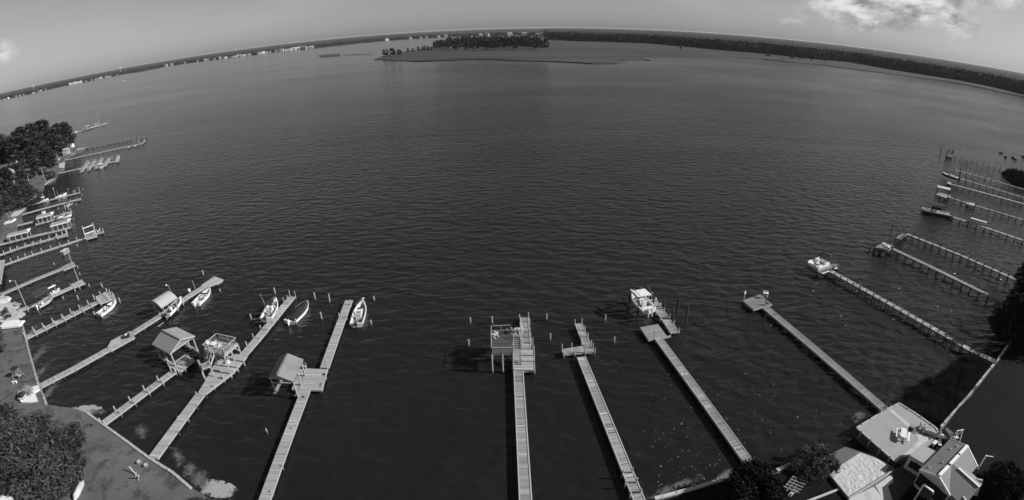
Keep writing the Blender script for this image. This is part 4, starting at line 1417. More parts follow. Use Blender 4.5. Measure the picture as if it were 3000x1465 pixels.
d = Dock('dock with a single row of tall pilings running to the white lift frame', G(D1(70, 478), DZ))
d.run([d.P(D1(-40, 512)), d.P(D1(75, 476)), d.P(D1(600, 292)), d.P(D1(1110, 130)), d.P(Z5(985, 612))], 1.1, 2.35, above=lambda k, e: 1.0 if e < 0 else .15, r=.12)
d.platform([Z5(985, 568), Z5(1098, 532), Z5(1118, 598), Z5(1002, 632)], 1)
d.platform([Z5(1112, 570), Z5(1112, 552), Z5(1190, 538), Z5(1195, 552)], 1)
d.piles_at([Z5(1192, 552), Z5(1126, 560)], [Z5(1185, 502), Z5(1122, 515)], r=.12)
T = Thing('boat_lift', 'white-painted lift frame of tall poles and cross beams on the dock end', 'boat lift', d.P(Z5(1050, 590)))
ps = [(Z5(1002, 655), Z5(960, 475)), (Z5(1118, 612), Z5(1068, 440)), (Z5(980, 590), Z5(960, 500)), (Z5(1095, 545), Z5(1085, 470))]
tops = []
for b_, t_ in ps:
    p = G(b_, .0)
    h = rise(b_, t_, 0)
    T.part('pole', MB().tube([(p.x, p.y, -1), (p.x, p.y, h)], [.16, .12], 8), M_conc)
    tops.append(Vector((p.x, p.y, 2.2)))
T.part('cross_beam', MB().beam(tops[0], tops[1], .16, .2), M_white)
T.part('cross_beam', MB().beam(tops[2], tops[3], .16, .2), M_white)
T.part('cross_beam', MB().beam(tops[0], tops[2], .12, .16), M_white)
T.part('cross_beam', MB().beam(tops[1], tops[3], .12, .16), M_white)
bird(d.P(Z5(1147, 552)) + ZR * (DZ + .02), .4, 'white egret standing on the small end step of the lift dock', M_white, 1.6, 'egret', .45)
p = G(D1(1190, 215), .9)
T = Thing('jet_lift', 'small floating lift frame hanging beside the piling row', 'lift', p)
for e in (-.5, .5):
    T.part('rail', MB().beam(p + Vector((e, -1.2, .2)), p + Vector((e, 1.2, .2)), .15, .2), M_conc)
for e in (-1, 0, 1):
    T.part('cross_bar', MB().beam(p + Vector((-.6, e, .05)), p + Vector((.6, e, .05)), .12, .12), M_concd)
T.part('float', MB().box(p - ZR * .9, (1.2, 2.4, .9)), M_concd)
mooring([(Z5(893, 728), Z5(882, 690))], 'mooring piling off the row of tall pilings', MG)

d = Dock('dock edged by short stout pilings on both sides with a broad end', G(Z5(-10, 815), DZ), shade=.95)
d.run([d.P(Z5(-30, 822)), d.P(Z5(200, 738)), d.P(Z5(655, 608))], 1.4, 2.3, above=.75, r=.13)
d.platform([Z5(655, 620), Z5(660, 598), Z5(770, 562), Z5(785, 592)], 1)
d.piles_at([Z5(778, 590), Z5(772, 565), Z5(720, 580), Z5(665, 622), Z5(662, 600)], [Z5(770, 520), Z5(760, 510), Z5(715, 540), Z5(662, 558), Z5(660, 560)], r=.15)

d = Dock('dock passing two long low-roofed boat sheds', G(Z5(-10, 690), DZ), shade=.92)
d.run([d.P(Z5(-30, 700)), d.P(Z5(350, 602)), d.P(Z5(600, 545)), d.P(Z5(815, 492))], 1.6, 2.6, above=0)


def boat_shed(label, quad, end, z=2.7, lift=.45):
    """Long shed roof: quad of eave pixels, with a hipped pale end."""
    K = [Vector(G(c, z)) for c in quad]       # back-near, back-far, front-far, front-near
    T = Thing('boat_shed', label, 'boat shed', (K[0].x, K[0].y, 0), 'boat sheds along the wooded shore')
    m0, m1 = (K[0] + K[1]) / 2 + ZR * lift, (K[3] + K[2]) / 2 + ZR * lift
    m1 = lerp(m1, m0, .1)
    m0 = lerp(m0, m1, .08)
    T.part('roof_slope', MB().slab([m0, m1, K[3], K[0]], .1), M_metalroof)
    T.part('roof_slope', MB().slab([m0 + ZR * .003, m1 + ZR * .003, K[2], K[1]], .1), M_metalroof)
    T.part('hip_end', MB().slab([m1 + ZR * .006, K[2], K[3]], .1), M_white)
    T.part('hip_end', MB().slab([m0 + ZR * .006, K[1], K[0]], .1), M_metalroof)
    T.part('fascia', MB().beam(K[0] - ZR * .1, K[3] - ZR * .1, .08, .3), M_white)
    T.part('fascia', MB().beam(K[3] - ZR * .1, K[2] - ZR * .1, .08, .3), M_white)
    for a, b in ((K[0], K[3]), (K[1], K[2])):
        for t in (.06, .35, .65, .94):
            p = lerp(lerp(a, b, t), (K[0] + K[2]) / 2, .06)
            T.share('post', POST, (p.x, p.y, -1.2), (.13, .13, z + 1.1))
    return T


boat_shed('long low metal-roofed boat shed with white hipped end, dock finger in front', [D4(1150, 812), D4(1162, 735), D4(1630, 622), D4(1575, 702)], 0)
boat_shed('long low boat shed nearest the shoreline, white end over the dock', [D4(150, 1052), D4(165, 985), D4(706, 850), D4(650, 932)], 0)
boat_shed('smaller low boat shed with white light box on its roof', [D4(825, 632), D4(842, 562), D4(1236, 470), D4(1185, 545)], 0)
p = G(D4(1012, 520), 3.1)
T = Thing('roof_box', 'small white vent box on the smaller boat shed roof', 'vent box', p)
T.part('body', MB().box(p, (.9, .9, .7), .3), M_white)
T.part('lid', MB().box(p + ZR * .7, (1.05, 1.05, .1), .3), M_white)

d = Dock('dock with boat cradles leading past the small shed to an angled head', G(D4(375, 795), DZ))
d.run([d.P(D4(375, 795)), d.P(D4(800, 690))], 1.6, 2.4, above=0)
d.run([d.P(D4(830, 765)), d.P(D4(1100, 690)), d.P(D4(1240, 650))], 1.2, 2.4, above=.3)
d.run([d.P(D4(800, 690)), d.P(D4(1240, 590)), d.P(D4(1330, 555))], .9, 2.4, above=0)
d.platform([D4(1330, 560), D4(1460, 500), D4(1655, 462), D4(1640, 512)], 1)
d.piles_at([D4(1640, 470), D4(1470, 500), D4(1625, 512)], [D4(1615, 390), D4(1462, 470), D4(1615, 470)], r=.12)
mooring([(D4(1350, 440), D4(1335, 375)), (D4(1760, 345), D4(1745, 275)), (D4(1705, 682), D4(1695, 632))], 'mooring piling between the boat shed docks', MG)

d = Dock('long straight dock with a small side lift near its widened end', G(D4(330, 590), DZ))
d.run([d.P(D4(330, 588)), d.P(D4(900, 425)), d.P(D4(1530, 255))], 1.4, 2.6, above=0)
d.platform([D4(1530, 262), D4(1640, 215), D4(1850, 165), D4(1855, 195)], 1)
d.piles_at([D4(1838, 190), D4(1860, 185), D4(1625, 225)], [D4(1830, 160), D4(1852, 150), D4(1615, 200)], r=.14)
p = G(D4(1590, 340), 1.0)
T = Thing('side_lift', 'small pale jet-ski lift frame hung beside the straight dock', 'lift', (p.x, p.y, 0))
for e in (-.8, .8):
    T.part('post', MB().tube([p + Vector((e, -1.4, -2)), p + Vector((e, -1.4, 1.3))], .1, 6), M_conc)
    T.part('rail', MB().beam(p + Vector((e, -1.6, .1)), p + Vector((e, 1.6, .5)), .14, .2), M_conc)
for e in (-1.2, 0, DZ):
    T.part('cross_bar', MB().beam(p + Vector((-.9, e, .2)), p + Vector((.9, e, .2)), .14, .14), M_conc)

d = Dock('straight dock with two boats moored against its far side', G(D4(600, 345), DZ), shade=.9)
d.run([d.P(D4(590, 347)), d.P(D4(900, 262)), d.P(D4(1400, 135)), d.P(D4(1850, 25))], 1.4, 2.6, above=0)
d.piles_at([D4(1838, 30), D4(1700, 40), D4(1730, 20), D4(1010, 190)], [D4(1790, -90), D4(1690, -20), D4(1720, -30), D4(990, 50)], r=.14)
lamp_post(D4(1275, 110), D4(1235, -70), 'lamp post with a globe by the moored white cruiser', arm=(0.0, 0.02), r=.09)
mooring([(Z4(840, 920), Z4(832, 890)), (Z4(1020, 918), Z4(1014, 892)), (Z4(1012, 990), Z4(1006, 960))], 'mooring piling off the two-boat dock', MG)

d = Dock('dock with four slanting finger piers like ribs', G(Z4(560, 738), DZ), shade=.95)
d.run([d.P(Z4(560, 738)), d.P(Z4(1000, 640)), d.P(Z4(1300, 578)), d.P(Z4(1445, 545))], 1.8, 2.8, above=0)
for x0, y0, x1, y1 in [(1000, 688, 1088, 572), (1085, 668, 1170, 556), (1176, 645, 1256, 535), (1285, 620, 1348, 530), (1440, 565, 1458, 505)]:
    a, b = d.P(Z4(x0, y0)), d.P(Z4(x1, y1))
    d.run([a, b], .9, 2.6, above=1.3, r=.14)
mooring([(Z4(1190, 718), Z4(1188, 685)), (Z4(1385, 540), Z4(1378, 485))], 'mooring piling beside the rib-like finger piers', MG)

d = Dock('very long thin dock with step platforms near its tip', G(Z4(785, 542), DZ), shade=.85, pitch=.2)
d.run([d.P(Z4(785, 542)), d.P(Z4(1200, 452)), d.P(Z4(1745, 335))], 1.6, 3, above=0)
d.platform([Z4(1735, 345), Z4(1745, 330), Z4(1780, 290), Z4(1782, 310)], 0)
d.platform([Z4(1645, 375), Z4(1655, 360), Z4(1680, 350), Z4(1670, 368)], 0)
d.platform([Z4(1565, 390), Z4(1575, 375), Z4(1605, 362), Z4(1598, 378)], 0)
d.piles_at([Z4(1775, 305), Z4(1705, 328), Z4(1515, 395)], [Z4(1770, 280), Z4(1695, 285), Z4(1512, 378)], r=.2)
d = Dock('old ragged dock on dark posts, its tip broken up', G(Z4(1080, 392), DZ), shade=.55, pitch=.2, dark=True)
d.run([d.P(Z4(1075, 392)), d.P(Z4(1310, 345)), d.P(Z4(1605, 292))], 1.6, 3, above=.2)
d.run([d.P(Z4(1680, 275)), d.P(Z4(1800, 245))], 1.3, 3, above=.9)
d = Dock('far dock crowded with white boats beyond the pines', G(Z4(870, 217), DZ), shade=.7, pitch=.25)
d.run([d.P(Z4(862, 222)), d.P(Z4(1050, 165)), d.P(Z4(1310, 92))], 2.2, 3.5, above=.4, r=.2)

# ================================================================ BOATS
M_inner = mat('cockpit_liner', .62, .5, .1, 3)
M_floor = mat('grey_cockpit_floor', .17, .7, .15, 3)
M_glass = mat('tinted_windscreen', .03, .08, .0, 1, spec=.8)
M_seat = mat('white_vinyl', .74, .5, .06, 3)
M_hull_d = mat('dark_hull_paint', .035, .25, .1, 2)
M_motor = mat('black_outboard', .03, .35, .1, 3)
M_motor_w = mat('white_outboard', .7, .35, .05, 3)


def hull_sections(L, B, fb=.75, n=14, bow=1.0, fl=.42):
    S = []
    for i in range(n + 1):
        s = i / n
        t = max(0, (s - fl) / (1 - fl))
        hw = B / 2 * (1 - t ** 2.3) * (.94 + .06 * min(1, s / .3)) + .02
        sheer = fb + (.42 * s ** 2.2) * bow
        keel = -.28 + (.62 * max(0, (s - .55) / .45) ** 2.2)
        x = -L / 2 + L * s
        S.append((x, hw, sheer, keel))
    return S


def boat(label, stern, bow, zs=.0, B=None, style='console', top=None, hull='white', motors=1, dark_in=False, motor_white=False, deckline=.72, ant=False, rail=True, group='boats moored at the docks', zg=.7, cover=False, cat='boat', name='motor_boat'):
    a, b = G(stern, zs + zg), G(bow, zs + zg)
    a.z = b.z = zs
    L = (b - a).length
    B = B or L * .34
    T = Thing(name, label, cat, (a + b) / 2, group, math.atan2(b.y - a.y, b.x - a.x) or 1e-6)
    k = max(.75, min(1.15, L / 6.5))
    S = hull_sections(L, B, .72 * k)
    N = len(S)
    # outer hull
    mb = MB()
    for x, hw, sh, ke in S:
        ch = ke + (sh - ke) * .35
        mb.v += [(x, -hw, sh), (x, -hw * .86, ch), (x, 0, ke), (x, hw * .86, ch), (x, hw, sh)]
    for i in range(N - 1):
        for j in range(4):
            o = i * 5 + j
            mb.face((o, o + 1, o + 6, o + 5)[::-1])
    mb.face((0, 1, 2, 3, 4))
    mb.face([(N - 1) * 5 + j for j in range(5)][::-1])
    h = T.part('hull', mb, M_hull_d if hull == 'dark' else (M_conc if hull == 'grey' else M_gelcoat), local=True)
    # gunwale cap, liner, floor
    gw = .16 * k
    fz = .22 * k
    cap, lin, flo = MB(), MB(), MB()
    cut = next((i for i in range(N) if S[i][0] > -L / 2 + L * deckline), N - 2)
    for i, (x, hw, sh, ke) in enumerate(S[:cut + 1]):
        iw = max(.05, hw - gw)
        xi = x + (.22 if i == 0 else 0)
        cap.v += [(x, -hw, sh + .02), (xi, -iw, sh + .02), (xi, iw, sh + .02), (x, hw, sh + .02)]
        lin.v += [(xi, -iw, sh + .015), (xi, -iw * .95, fz), (xi, iw * .95, fz), (xi, iw, sh + .015)]
    for i in range(cut):
        o = i * 4
        for j in (0, 2):
            cap.face((o + j, o + j + 4, o + j + 5, o + j + 1)[::-1])
        lin.face((o, o + 4, o + 5, o + 1)[::-1])
        lin.face((o + 2, o + 6, o + 7, o + 3)[::-1])
        flo.add([lin.v[o + 1], lin.v[o + 2], lin.v[o + 6], lin.v[o + 5]], [(0, 1, 2, 3)])
    cap.face((0, 1, 2, 3))
    lin.face((0, 1, 2, 3))
    o = cut * 4
    lin.face((o, o + 1, o + 2, o + 3)[::-1])
    T.part('gunwale', cap, M_gelcoat, parent=h, local=True)
    T.part('cockpit_liner', lin, M_floor if dark_in else M_inner, parent=h, local=True)
    T.part('cockpit_floor', flo, M_dark if dark_in else M_floor, parent=h, local=True)
    fd = MB()
    for i, (x, hw, sh, ke) in enumerate(S[cut:]):
        fd.v += [(x, -hw, sh + .02), (x, 0, sh + .10 * (1 if i < N - cut - 2 else .3)), (x, hw, sh + .02)]
    for i in range(N - cut - 1):
        o = i * 3
        fd.face((o, o + 1, o + 4, o + 3)[::-1])
        fd.face((o + 1, o + 2, o + 5, o + 4)[::-1])
    fo = T.part('foredeck', fd, M_gelcoat, local=True)
    T.part('deck_hatch', MB().box((S[cut + 1][0] + .05 * L, 0, S[cut][2] + .1), (.07 * L, .2 * B, .05)), M_inner, parent=fo, local=True)
    zf = fz
    if style in ('console', 'cabin'):
        cx = -.02 * L
        cs = T.part('console', MB().hexa([(cx - .35 * k, -.4 * k, zf), (cx + .5 * k, -.4 * k, zf), (cx + .5 * k, .4 * k, zf), (cx - .35 * k, .4 * k, zf)],
                                        [(cx - .3 * k, -.36 * k, zf + 1.0 * k), (cx + .25 * k, -.3 * k, zf + 1.0 * k), (cx + .25 * k, .3 * k, zf + 1.0 * k), (cx - .3 * k, .36 * k, zf + 1.0 * k)]), M_gelcoat, local=True)
        T.part('windscreen', MB().hexa([(cx + .22 * k, -.36 * k, zf + 1.0 * k), (cx + .27 * k, -.36 * k, zf + 1.0 * k), (cx + .27 * k, .36 * k, zf + 1.0 * k), (cx + .22 * k, .36 * k, zf + 1.0 * k)],
                                        [(cx + .05 * k, -.3 * k, zf + 1.4 * k), (cx + .09 * k, -.3 * k, zf + 1.4 * k), (cx + .09 * k, .3 * k, zf + 1.4 * k), (cx + .05 * k, .3 * k, zf + 1.4 * k)]), M_glass, parent=cs, local=True)
        T.part('steering_wheel', MB().tube([(cx - .36 * k, 0, zf + .82 * k), (cx - .33 * k, 0, zf + .86 * k)], .18 * k, 10), M_dark, parent=cs, local=True)
        T.part('helm_seat', MB().box((cx - 1.0 * k, 0, zf), (.5 * k, .9 * k, .72 * k)), M_seat, local=True)
        T.part('seat_back', MB().box((cx - 1.22 * k, 0, zf + .72 * k), (.12 * k, .9 * k, .4 * k)), M_seat, local=True)
        T.part('bow_seat', MB().box((.16 * L, 0, zf), (.1 * L, .5 * B, .36 * k)), M_seat, local=True)
    if style in ('runabout', 'cabin'):
        cx = .1 * L
        w0 = B * .42
        ws = MB()
        ws.hexa([(cx, -w0, S[cut // 2][2]), (cx + .3 * k, -w0 * .8, S[cut // 2][2] + .05), (cx + .3 * k, w0 * .8, S[cut // 2][2] + .05), (cx, w0, S[cut // 2][2])],
                [(cx - .15, -w0 * .92, S[cut // 2][2] + .42 * k), (cx - .1, -w0 * .7, S[cut // 2][2] + .44 * k), (cx - .1, w0 * .7, S[cut // 2][2] + .44 * k), (cx - .15, w0 * .92, S[cut // 2][2] + .42 * k)])
        T.part('windscreen', ws, M_glass, local=True)
        for e in (-1, 1):
            T.part('dash_pod', MB().box((cx - .2, e * B * .24, zf), (.45 * k, B * .24, .6 * k)), M_inner, local=True)
            T.part('bucket_seat', MB().box((cx - 1.0 * k, e * B * .22, zf), (.5 * k, .5 * k, .45 * k)), M_seat, local=True)
            T.part('seat_back', MB().box((cx - 1.26 * k, e * B * .22, zf + .3 * k), (.12 * k, .5 * k, .55 * k)), M_seat, local=True)
            T.part('bow_cushion', MB().box((.22 * L, e * B * .2, zf), (.14 * L, B * .16, .35 * k)), M_seat, local=True)
        T.part('stern_bench', MB().box((-.38 * L, 0, zf), (.1 * L, B * .72, .5 * k)), M_seat, local=True)
    if style == 'skiff':
        for x in (-.3, -.08, .14):
            T.part('thwart', MB().box((x * L, 0, zf + .3 * k), (.32, B * .78, .06)), M_seat if not dark_in else M_canvas, local=True)
        T.part('tiller_console', MB().box((-.18 * L, .12 * B, zf), (.5, .5, .8 * k)), M_gelcoat, local=True)
    if top:
        tz, tl, tw, tm = top
        cx = -.06 * L
        tt = T.part('t_top', MB().hexa([(cx - tl / 2, -tw / 2, tz), (cx + tl / 2, -tw / 2 * .9, tz), (cx + tl / 2, tw / 2 * .9, tz), (cx - tl / 2, tw / 2, tz)],
                                       [(cx - tl / 2 + .05, -tw / 2 + .06, tz + .1), (cx + tl / 2 - .05, -tw / 2 * .9 + .06, tz + .1), (cx + tl / 2 - .05, tw / 2 * .9 - .06, tz + .1), (cx - tl / 2 + .05, tw / 2 - .06, tz + .1)]), tm, local=True)
        for ex in (-.4, .35):
            for ey in (-.38, .38):
                T.part('top_leg', MB().tube([(cx + ex * tl * .8, ey * .9, zf + .1), (cx + ex * tl, ey * tw, tz)], .03, 6), M_steel, parent=tt, local=True)
        for e in (-1, 1):
            T.part('rod_holder', MB().tube([(cx - tl / 2, e * .2 * tw, tz), (cx - tl / 2 - .15, e * .2 * tw, tz + .45)], .03, 5), M_steel, parent=tt, local=True)
    if rail:
        for e in (-1, 1):
            pts = [(S[i][0], e * S[i][1] * .93, S[i][2] + .32) for i in range(cut - 3, N - 1)] + [(S[-1][0] - .1, 0, S[-1][2] + .34)]
            T.part('bow_rail', MB().tube(pts, .022, 5), M_steel, local=True)
            for i in range(cut - 3, N - 1, 3):
                T.part('rail_stanchion', MB().tube([(S[i][0], e * S[i][1] * .93, S[i][2]), (S[i][0], e * S[i][1] * .93, S[i][2] + .32)], .016, 4), M_steel, local=True)
    mm = M_motor_w if motor_white else M_motor
    for j in range(motors):
        y = (j - (motors - 1) / 2) * .7
        ob = T.part('outboard', MB().hexa([(-L / 2 - .62, y - .2, .55 * k), (-L / 2 - .02, y - .2, .55 * k), (-L / 2 - .02, y + .2, .55 * k), (-L / 2 - .62, y + .2, .55 * k)],
                                          [(-L / 2 - .5, y - .15, 1.15 * k), (-L / 2 - .06, y - .15, 1.1 * k), (-L / 2 - .06, y + .15, 1.1 * k), (-L / 2 - .5, y + .15, 1.15 * k)]), mm, local=True)
        T.part('lower_unit', MB().box((-L / 2 - .3, y, -.55), (.3, .12, 1.15)), mm, parent=ob, local=True)
    if ant:
        T.part('antenna', MB().tube([(-.1 * L, B * .3, (top[0] if top else 1)), (-.2 * L, B * .34, (top[0] if top else 1) + 2.4)], [.025, .012], 5), M_white, local=True)
    if cover:
        cv = MB()
        for i, (x, hw, sh, ke) in enumerate(S[1:-1]):
            r = .45 * k * math.exp(-((x + .05 * L) / (.18 * L)) ** 2) + .2 * k * math.exp(-((x - .25 * L) / (.1 * L)) ** 2)
            cv.v += [(x, -hw * 1.02, sh + .03), (x, -hw * .5, sh + .12 + r * .7), (x, 0, sh + .16 + r), (x, hw * .5, sh + .12 + r * .7), (x, hw * 1.02, sh + .03)]
        for i in range(N - 3):
            for j in range(4):
                o = i * 5 + j
                cv.face((o, o + 5, o + 6, o + 1)[::-1])
        T.part('cover', cv, M_canvas, local=True)
    return T, S, k


boat('white open runabout with a walk-round floor moored beside the shingled-boathouse dock', C2(1200, 450), C2(1272, 228), B=2.3, style='console', motors=1, deckline=.86)
boat('white centre-console boat under a dark T-top tied at the tower dock finger', C2(272, 388), C2(385, 200), zs=1.0, B=2.3, style='console', top=(2.1, 1.9, 1.6, M_canvas), ant=True)
boat('white boat under a dark humped cover at the tower dock finger', C2(512, 420), C2(712, 235), B=2.35, style='skiff', cover=True, motor_white=True)
boat('white speedboat with twin black seats moored by the flared dock', C1(635, 398), C1(802, 242), B=2.1, style='runabout', motor_white=True, deckline=.86)
boat('long narrow skiff with dark interior beside the curved canopy', C1(322, 512), C1(486, 345), zs=.5, B=1.7, style='skiff', dark_in=True, deckline=.85, rail=False)
boat('white bowrider runabout moored at the ribbed square platform', Z6(858, 538), Z6(1018, 424), B=2.1, style='runabout', deckline=.8)
boat('grey flat skiff hanging alongside the pale pole dock', D1(690, 1225), D1(965, 1075), zs=.3, B=1.25, style='skiff', hull='grey', dark_in=True, rail=False, deckline=.9, motor_white=True)
boat('small white boat with a raised white top behind the pale pole dock', D1(880, 1020), D1(1100, 915), zs=.3, B=1.3, style='console', hull='grey', top=(1.9, 2.2, .8, M_white), rail=False, dark_in=True)
boat('cabin boat with a white hardtop raised on the dark-piled lift', C4(712, 372), C4(535, 195), zs=1.75, B=2.7, style='cabin', top=(2.35, 2.2, 2.1, M_white), motors=2, ant=True, motor_white=True, deckline=.62)
boat('dark-hulled boat with a white deck on a lift at a thin dark dock', C6(725, 425), C6(558, 378), zs=.9, B=2.6, style='cabin', hull='dark', top=(2.4, 1.8, 1.7, M_canvas), deckline=.6)
boat('small white skiff lying on the thin-legged dock platform', C5(1075, 118), C5(1008, 92), zs=1.75, B=1.5, style='skiff', zg=.5, rail=False)
boat('white cruiser moored on the far side of the two-boat dock', D4(1265, 150), D4(1535, 48), B=2.5, style='cabin', ant=True, deckline=.6)
boat('small pale skiff with a raised white canopy at the two-boat dock', D4(920, 242), D4(1112, 170), B=1.9, style='console', top=(2.0, 1.5, 1.3, M_white), rail=False)
boat('pale boat on the cradle beside the angled dock head', D4(1330, 600), D4(1650, 548), zs=.9, B=2.2, style='runabout', deckline=.8)
boat('white cabin boat tucked between rib-like finger piers', Z4(1215, 632), Z4(1275, 605), B=2.8, style='cabin', top=(2.1, 2.2, 2.0, M_white), rail=False)
boat('pale boat beached on the sandy bank under rigging', D4(100, 715), D4(370, 640), zs=1.0, B=2.4, style='runabout', deckline=.8, motors=0)
boat('large white cruiser at the far crowded dock', Z4(1015, 158), Z4(1150, 138), B=4, style='cabin', top=(2.6, 3.5, 3.0, M_white), rail=False, motors=0)
boat('white fishing boat at the middle of the far crowded dock', Z4(1150, 132), Z4(1225, 112), B=3, style='cabin', top=(2.4, 2.6, 2.2, M_white), rail=False, motors=0)
boat('white boat at the tip of the far crowded dock', Z4(1262, 102), Z4(1308, 86), B=3, style='cabin', rail=False, motors=0)
boat('white boat at the shore end of the far crowded dock', Z4(840, 240), Z4(875, 232), B=2.4, style='runabout', rail=False, motors=0)
boat('low white boat beside the pines at the far crowded dock', Z4(915, 192), Z4(950, 184), B=2.6, style='runabout', rail=False, motors=0)
boat('white motorboat under way far out across the bay', Z1(935, 607), Z1(895, 610), B=4, style='cabin', rail=False, motors=0, group=None)
# sailing mast at the far dock
p = G(Z4(1222, 108), 1)
solid('sailing_mast', MB().tube([p, p + ZR * 11], [.12, .06], 6).beam(p + ZR * 2, p + ZR * 2 + Vector((-4, 1, 0)), .15, .15), M_conc, 'tall bare mast above the far crowded dock', 'mast')
# wake of the boat under way
wk = MB()
for k in range(16):
    t = k / 15
    a = lerp(G(Z1(938, 607)), G(Z1(925, 618)), t)
    wk.add([a + Vector((-2, -1, .05)), a + Vector((2, -1, .05)), a + Vector((2, 1, .05)), a + Vector((-2, 1, .05))], [(0, 1, 2, 3)])
solid('boat_wake', wk, M_white, 'short foamy wake behind the distant motorboat', 'wake', kind='stuff')
# mooring line of the T-top boat to its outer piling
mooring([(C2(130, 415), C2(115, 350)), (C2(375, 152), C2(360, 80)), (C2(588, 460), C2(578, 400))], 'mooring piling holding the boats at the tower dock finger', MG)
a, b = G(C2(130, 402), .8), G(C2(225, 380), 1.3)
solid('mooring_line', MB().tube([a, (a + b) / 2 - ZR * .15, b], .035, 5), M_conc, 'slack mooring line from the T-top boat to its piling', 'rope')
a, b = G(Z6(725, 520), .9), G(Z6(815, 545), .6)
solid('mooring_line', MB().tube([a, (a + b) / 2 - ZR * .3, b], .03, 5), M_concd, 'slack dark mooring line from the bowrider to the paired-piling dock', 'rope')


def pontoon(label, bow_l, bow_r, stern_r, stern_l, zs):
    c = [G(p, zs + .9) for p in (bow_l, bow_r, stern_r, stern_l)]
    f, b = (c[0] + c[1]) / 2, (c[2] + c[3]) / 2
    L, B = (f - b).length, ((c[0] - c[1]).length + (c[2] - c[3]).length) / 2
    m = (f + b) / 2
    T = Thing('pontoon_boat', label, 'boat', (m.x, m.y, zs), 'boats moored at the docks', math.atan2(f.y - b.y, f.x - b.x))
    for e in (-1, 1):
        T.part('pontoon_tube', MB().tube([(-L / 2, e * B * .34, 0), (L / 2 - .8, e * B * .34, 0), (L / 2, e * B * .34, .25)], [.33, .33, .05], 12), M_steel, local=True, smooth=True)
    dk = T.part('deck', MB().box((0, 0, .36), (L, B, .1)), M_floor, local=True)
    for e in (-1, 1):
        T.part('side_fence', MB().box((.05 * L, e * (B / 2 - .05), .46), (L * .8, .05, .62)), M_gelcoat, local=True)
    T.part('bow_fence', MB().box((L * .45, .0, .46), (.05, B * .6, .62)), M_gelcoat, local=True)
    T.part('stern_fence', MB().box((-L * .35, 0, .46), (.05, B * .6, .62)), M_gelcoat, local=True)
    for x, e, l in ((.3, 1, .26), (.3, -1, .26), (-.2, 1, .22), (-.24, -1, .14)):
        s = T.part('sofa', MB().box((x * L, e * B * .33, .46), (l * L, .62, .42)), M_seat, local=True)
        T.part('sofa_back', MB().box((x * L, e * B * .44, .88), (l * L, .16, .36)), M_seat, parent=s, local=True)
    T.part('corner_seat', MB().box((-.3 * L, 0, .46), (.5, B * .45, .42)), M_seat, local=True)
    h = T.part('helm', MB().box((-.04 * L, -B * .3, .46), (.6, .7, .95)), M_gelcoat, local=True)
    T.part('helm_seat', MB().box((-.15 * L, -B * .3, .46), (.5, .5, .6)), M_seat, local=True)
    T.part('table', MB().box((.16 * L, B * .05, 1.05), (.7, .5, .05)), M_white, local=True)
    arch = [(-.3 * L, -B / 2, .5), (-.34 * L, -B / 2, 1.7), (-.36 * L, -B * .3, 2.35), (-.36 * L, B * .3, 2.35), (-.34 * L, B / 2, 1.7), (-.3 * L, B / 2, .5)]
    T.part('folded_bimini', MB().tube(arch[1:5], .14, 8), M_canvas, local=True)
    T.part('bimini_frame', MB().tube(arch, .035, 6), M_steel, local=True)
    o = T.part('outboard', MB().box((-L / 2 - .2, 0, .3), (.5, .36, .8)), M_motor, local=True)
    T.part('lower_unit', MB().box((-L / 2 - .2, 0, -.6), (.28, .12, .9)), M_motor, parent=o, local=True)
    return T


pontoon('white pontoon boat with sofas and a dark folded canopy at the high dock', D8(400, 600), D8(580, 850), D8(1190, 640), D8(880, 420), 1.2)
p1, p2 = G(C6(372, 755), .9), G(C6(660, 815), .9)
T = Thing('work_barge', 'low white-edged barge with a dark canopy at the end of the locker dock', 'barge', p1, 'boats moored at the docks')
dv = (p2 - p1).normalized()
sv = Vector((-dv.y, dv.x, 0))
W_ = 2.6
q = [p1, p2, p2 + sv * W_, p1 + sv * W_]
T.part('hull', MB().prism(q, .05, .8), M_hull_d)
T.part('deck', MB().prism([lerp(x, (p1 + p2) / 2 + sv * W_ / 2, .06) for x in q], .8, .86), M_concd)
T.part('rub_rail', MB().beam(p1 + ZR * 0 - sv * .08, p2 - sv * .08, .16, .3), M_white)
T.part('rub_rail', MB().beam(p1 + sv * (W_ + .08), p2 + sv * (W_ + .08), .16, .3), M_white)
T.part('rub_rail', MB().beam(p1 - dv * .08, p1 - dv * .08 + sv * W_, .16, .3), M_white)
cz = 3.2
cv = [p1 + dv * t * (p2 - p1).length + sv * s for t, s in ((.12, .2), (.72, .2), (.72, W_ - .2), (.12, W_ - .2))]
T.part('canopy_cover', MB().slab([Vector((v.x, v.y, cz + (.35 if i in (0, 3) else 0))) for i, v in enumerate(cv)], .12), M_canvas)
for v in cv:
    T.part('canopy_post', MB().tube([(v.x, v.y, .85), (v.x, v.y, cz)], .06, 6), M_dark)
T.part('side_curtain', MB().slab([Vector((*lerp(cv[0], cv[1], .2).xy, 2.6)), Vector((*lerp(cv[0], cv[1], .8).xy, 2.5)), Vector((*lerp(cv[0], cv[1], .8).xy, 2.4)) + sv * .1, Vector((*lerp(cv[0], cv[1], .2).xy, 2.5)) + sv * .1], .7), M_canvas)
for t in (.3, .55):
    v = lerp(cv[0], cv[1], t) + sv * .6
    T.part('crate', MB().box((v.x, v.y, .86), (.8, .8, .7), .3), M_conc)

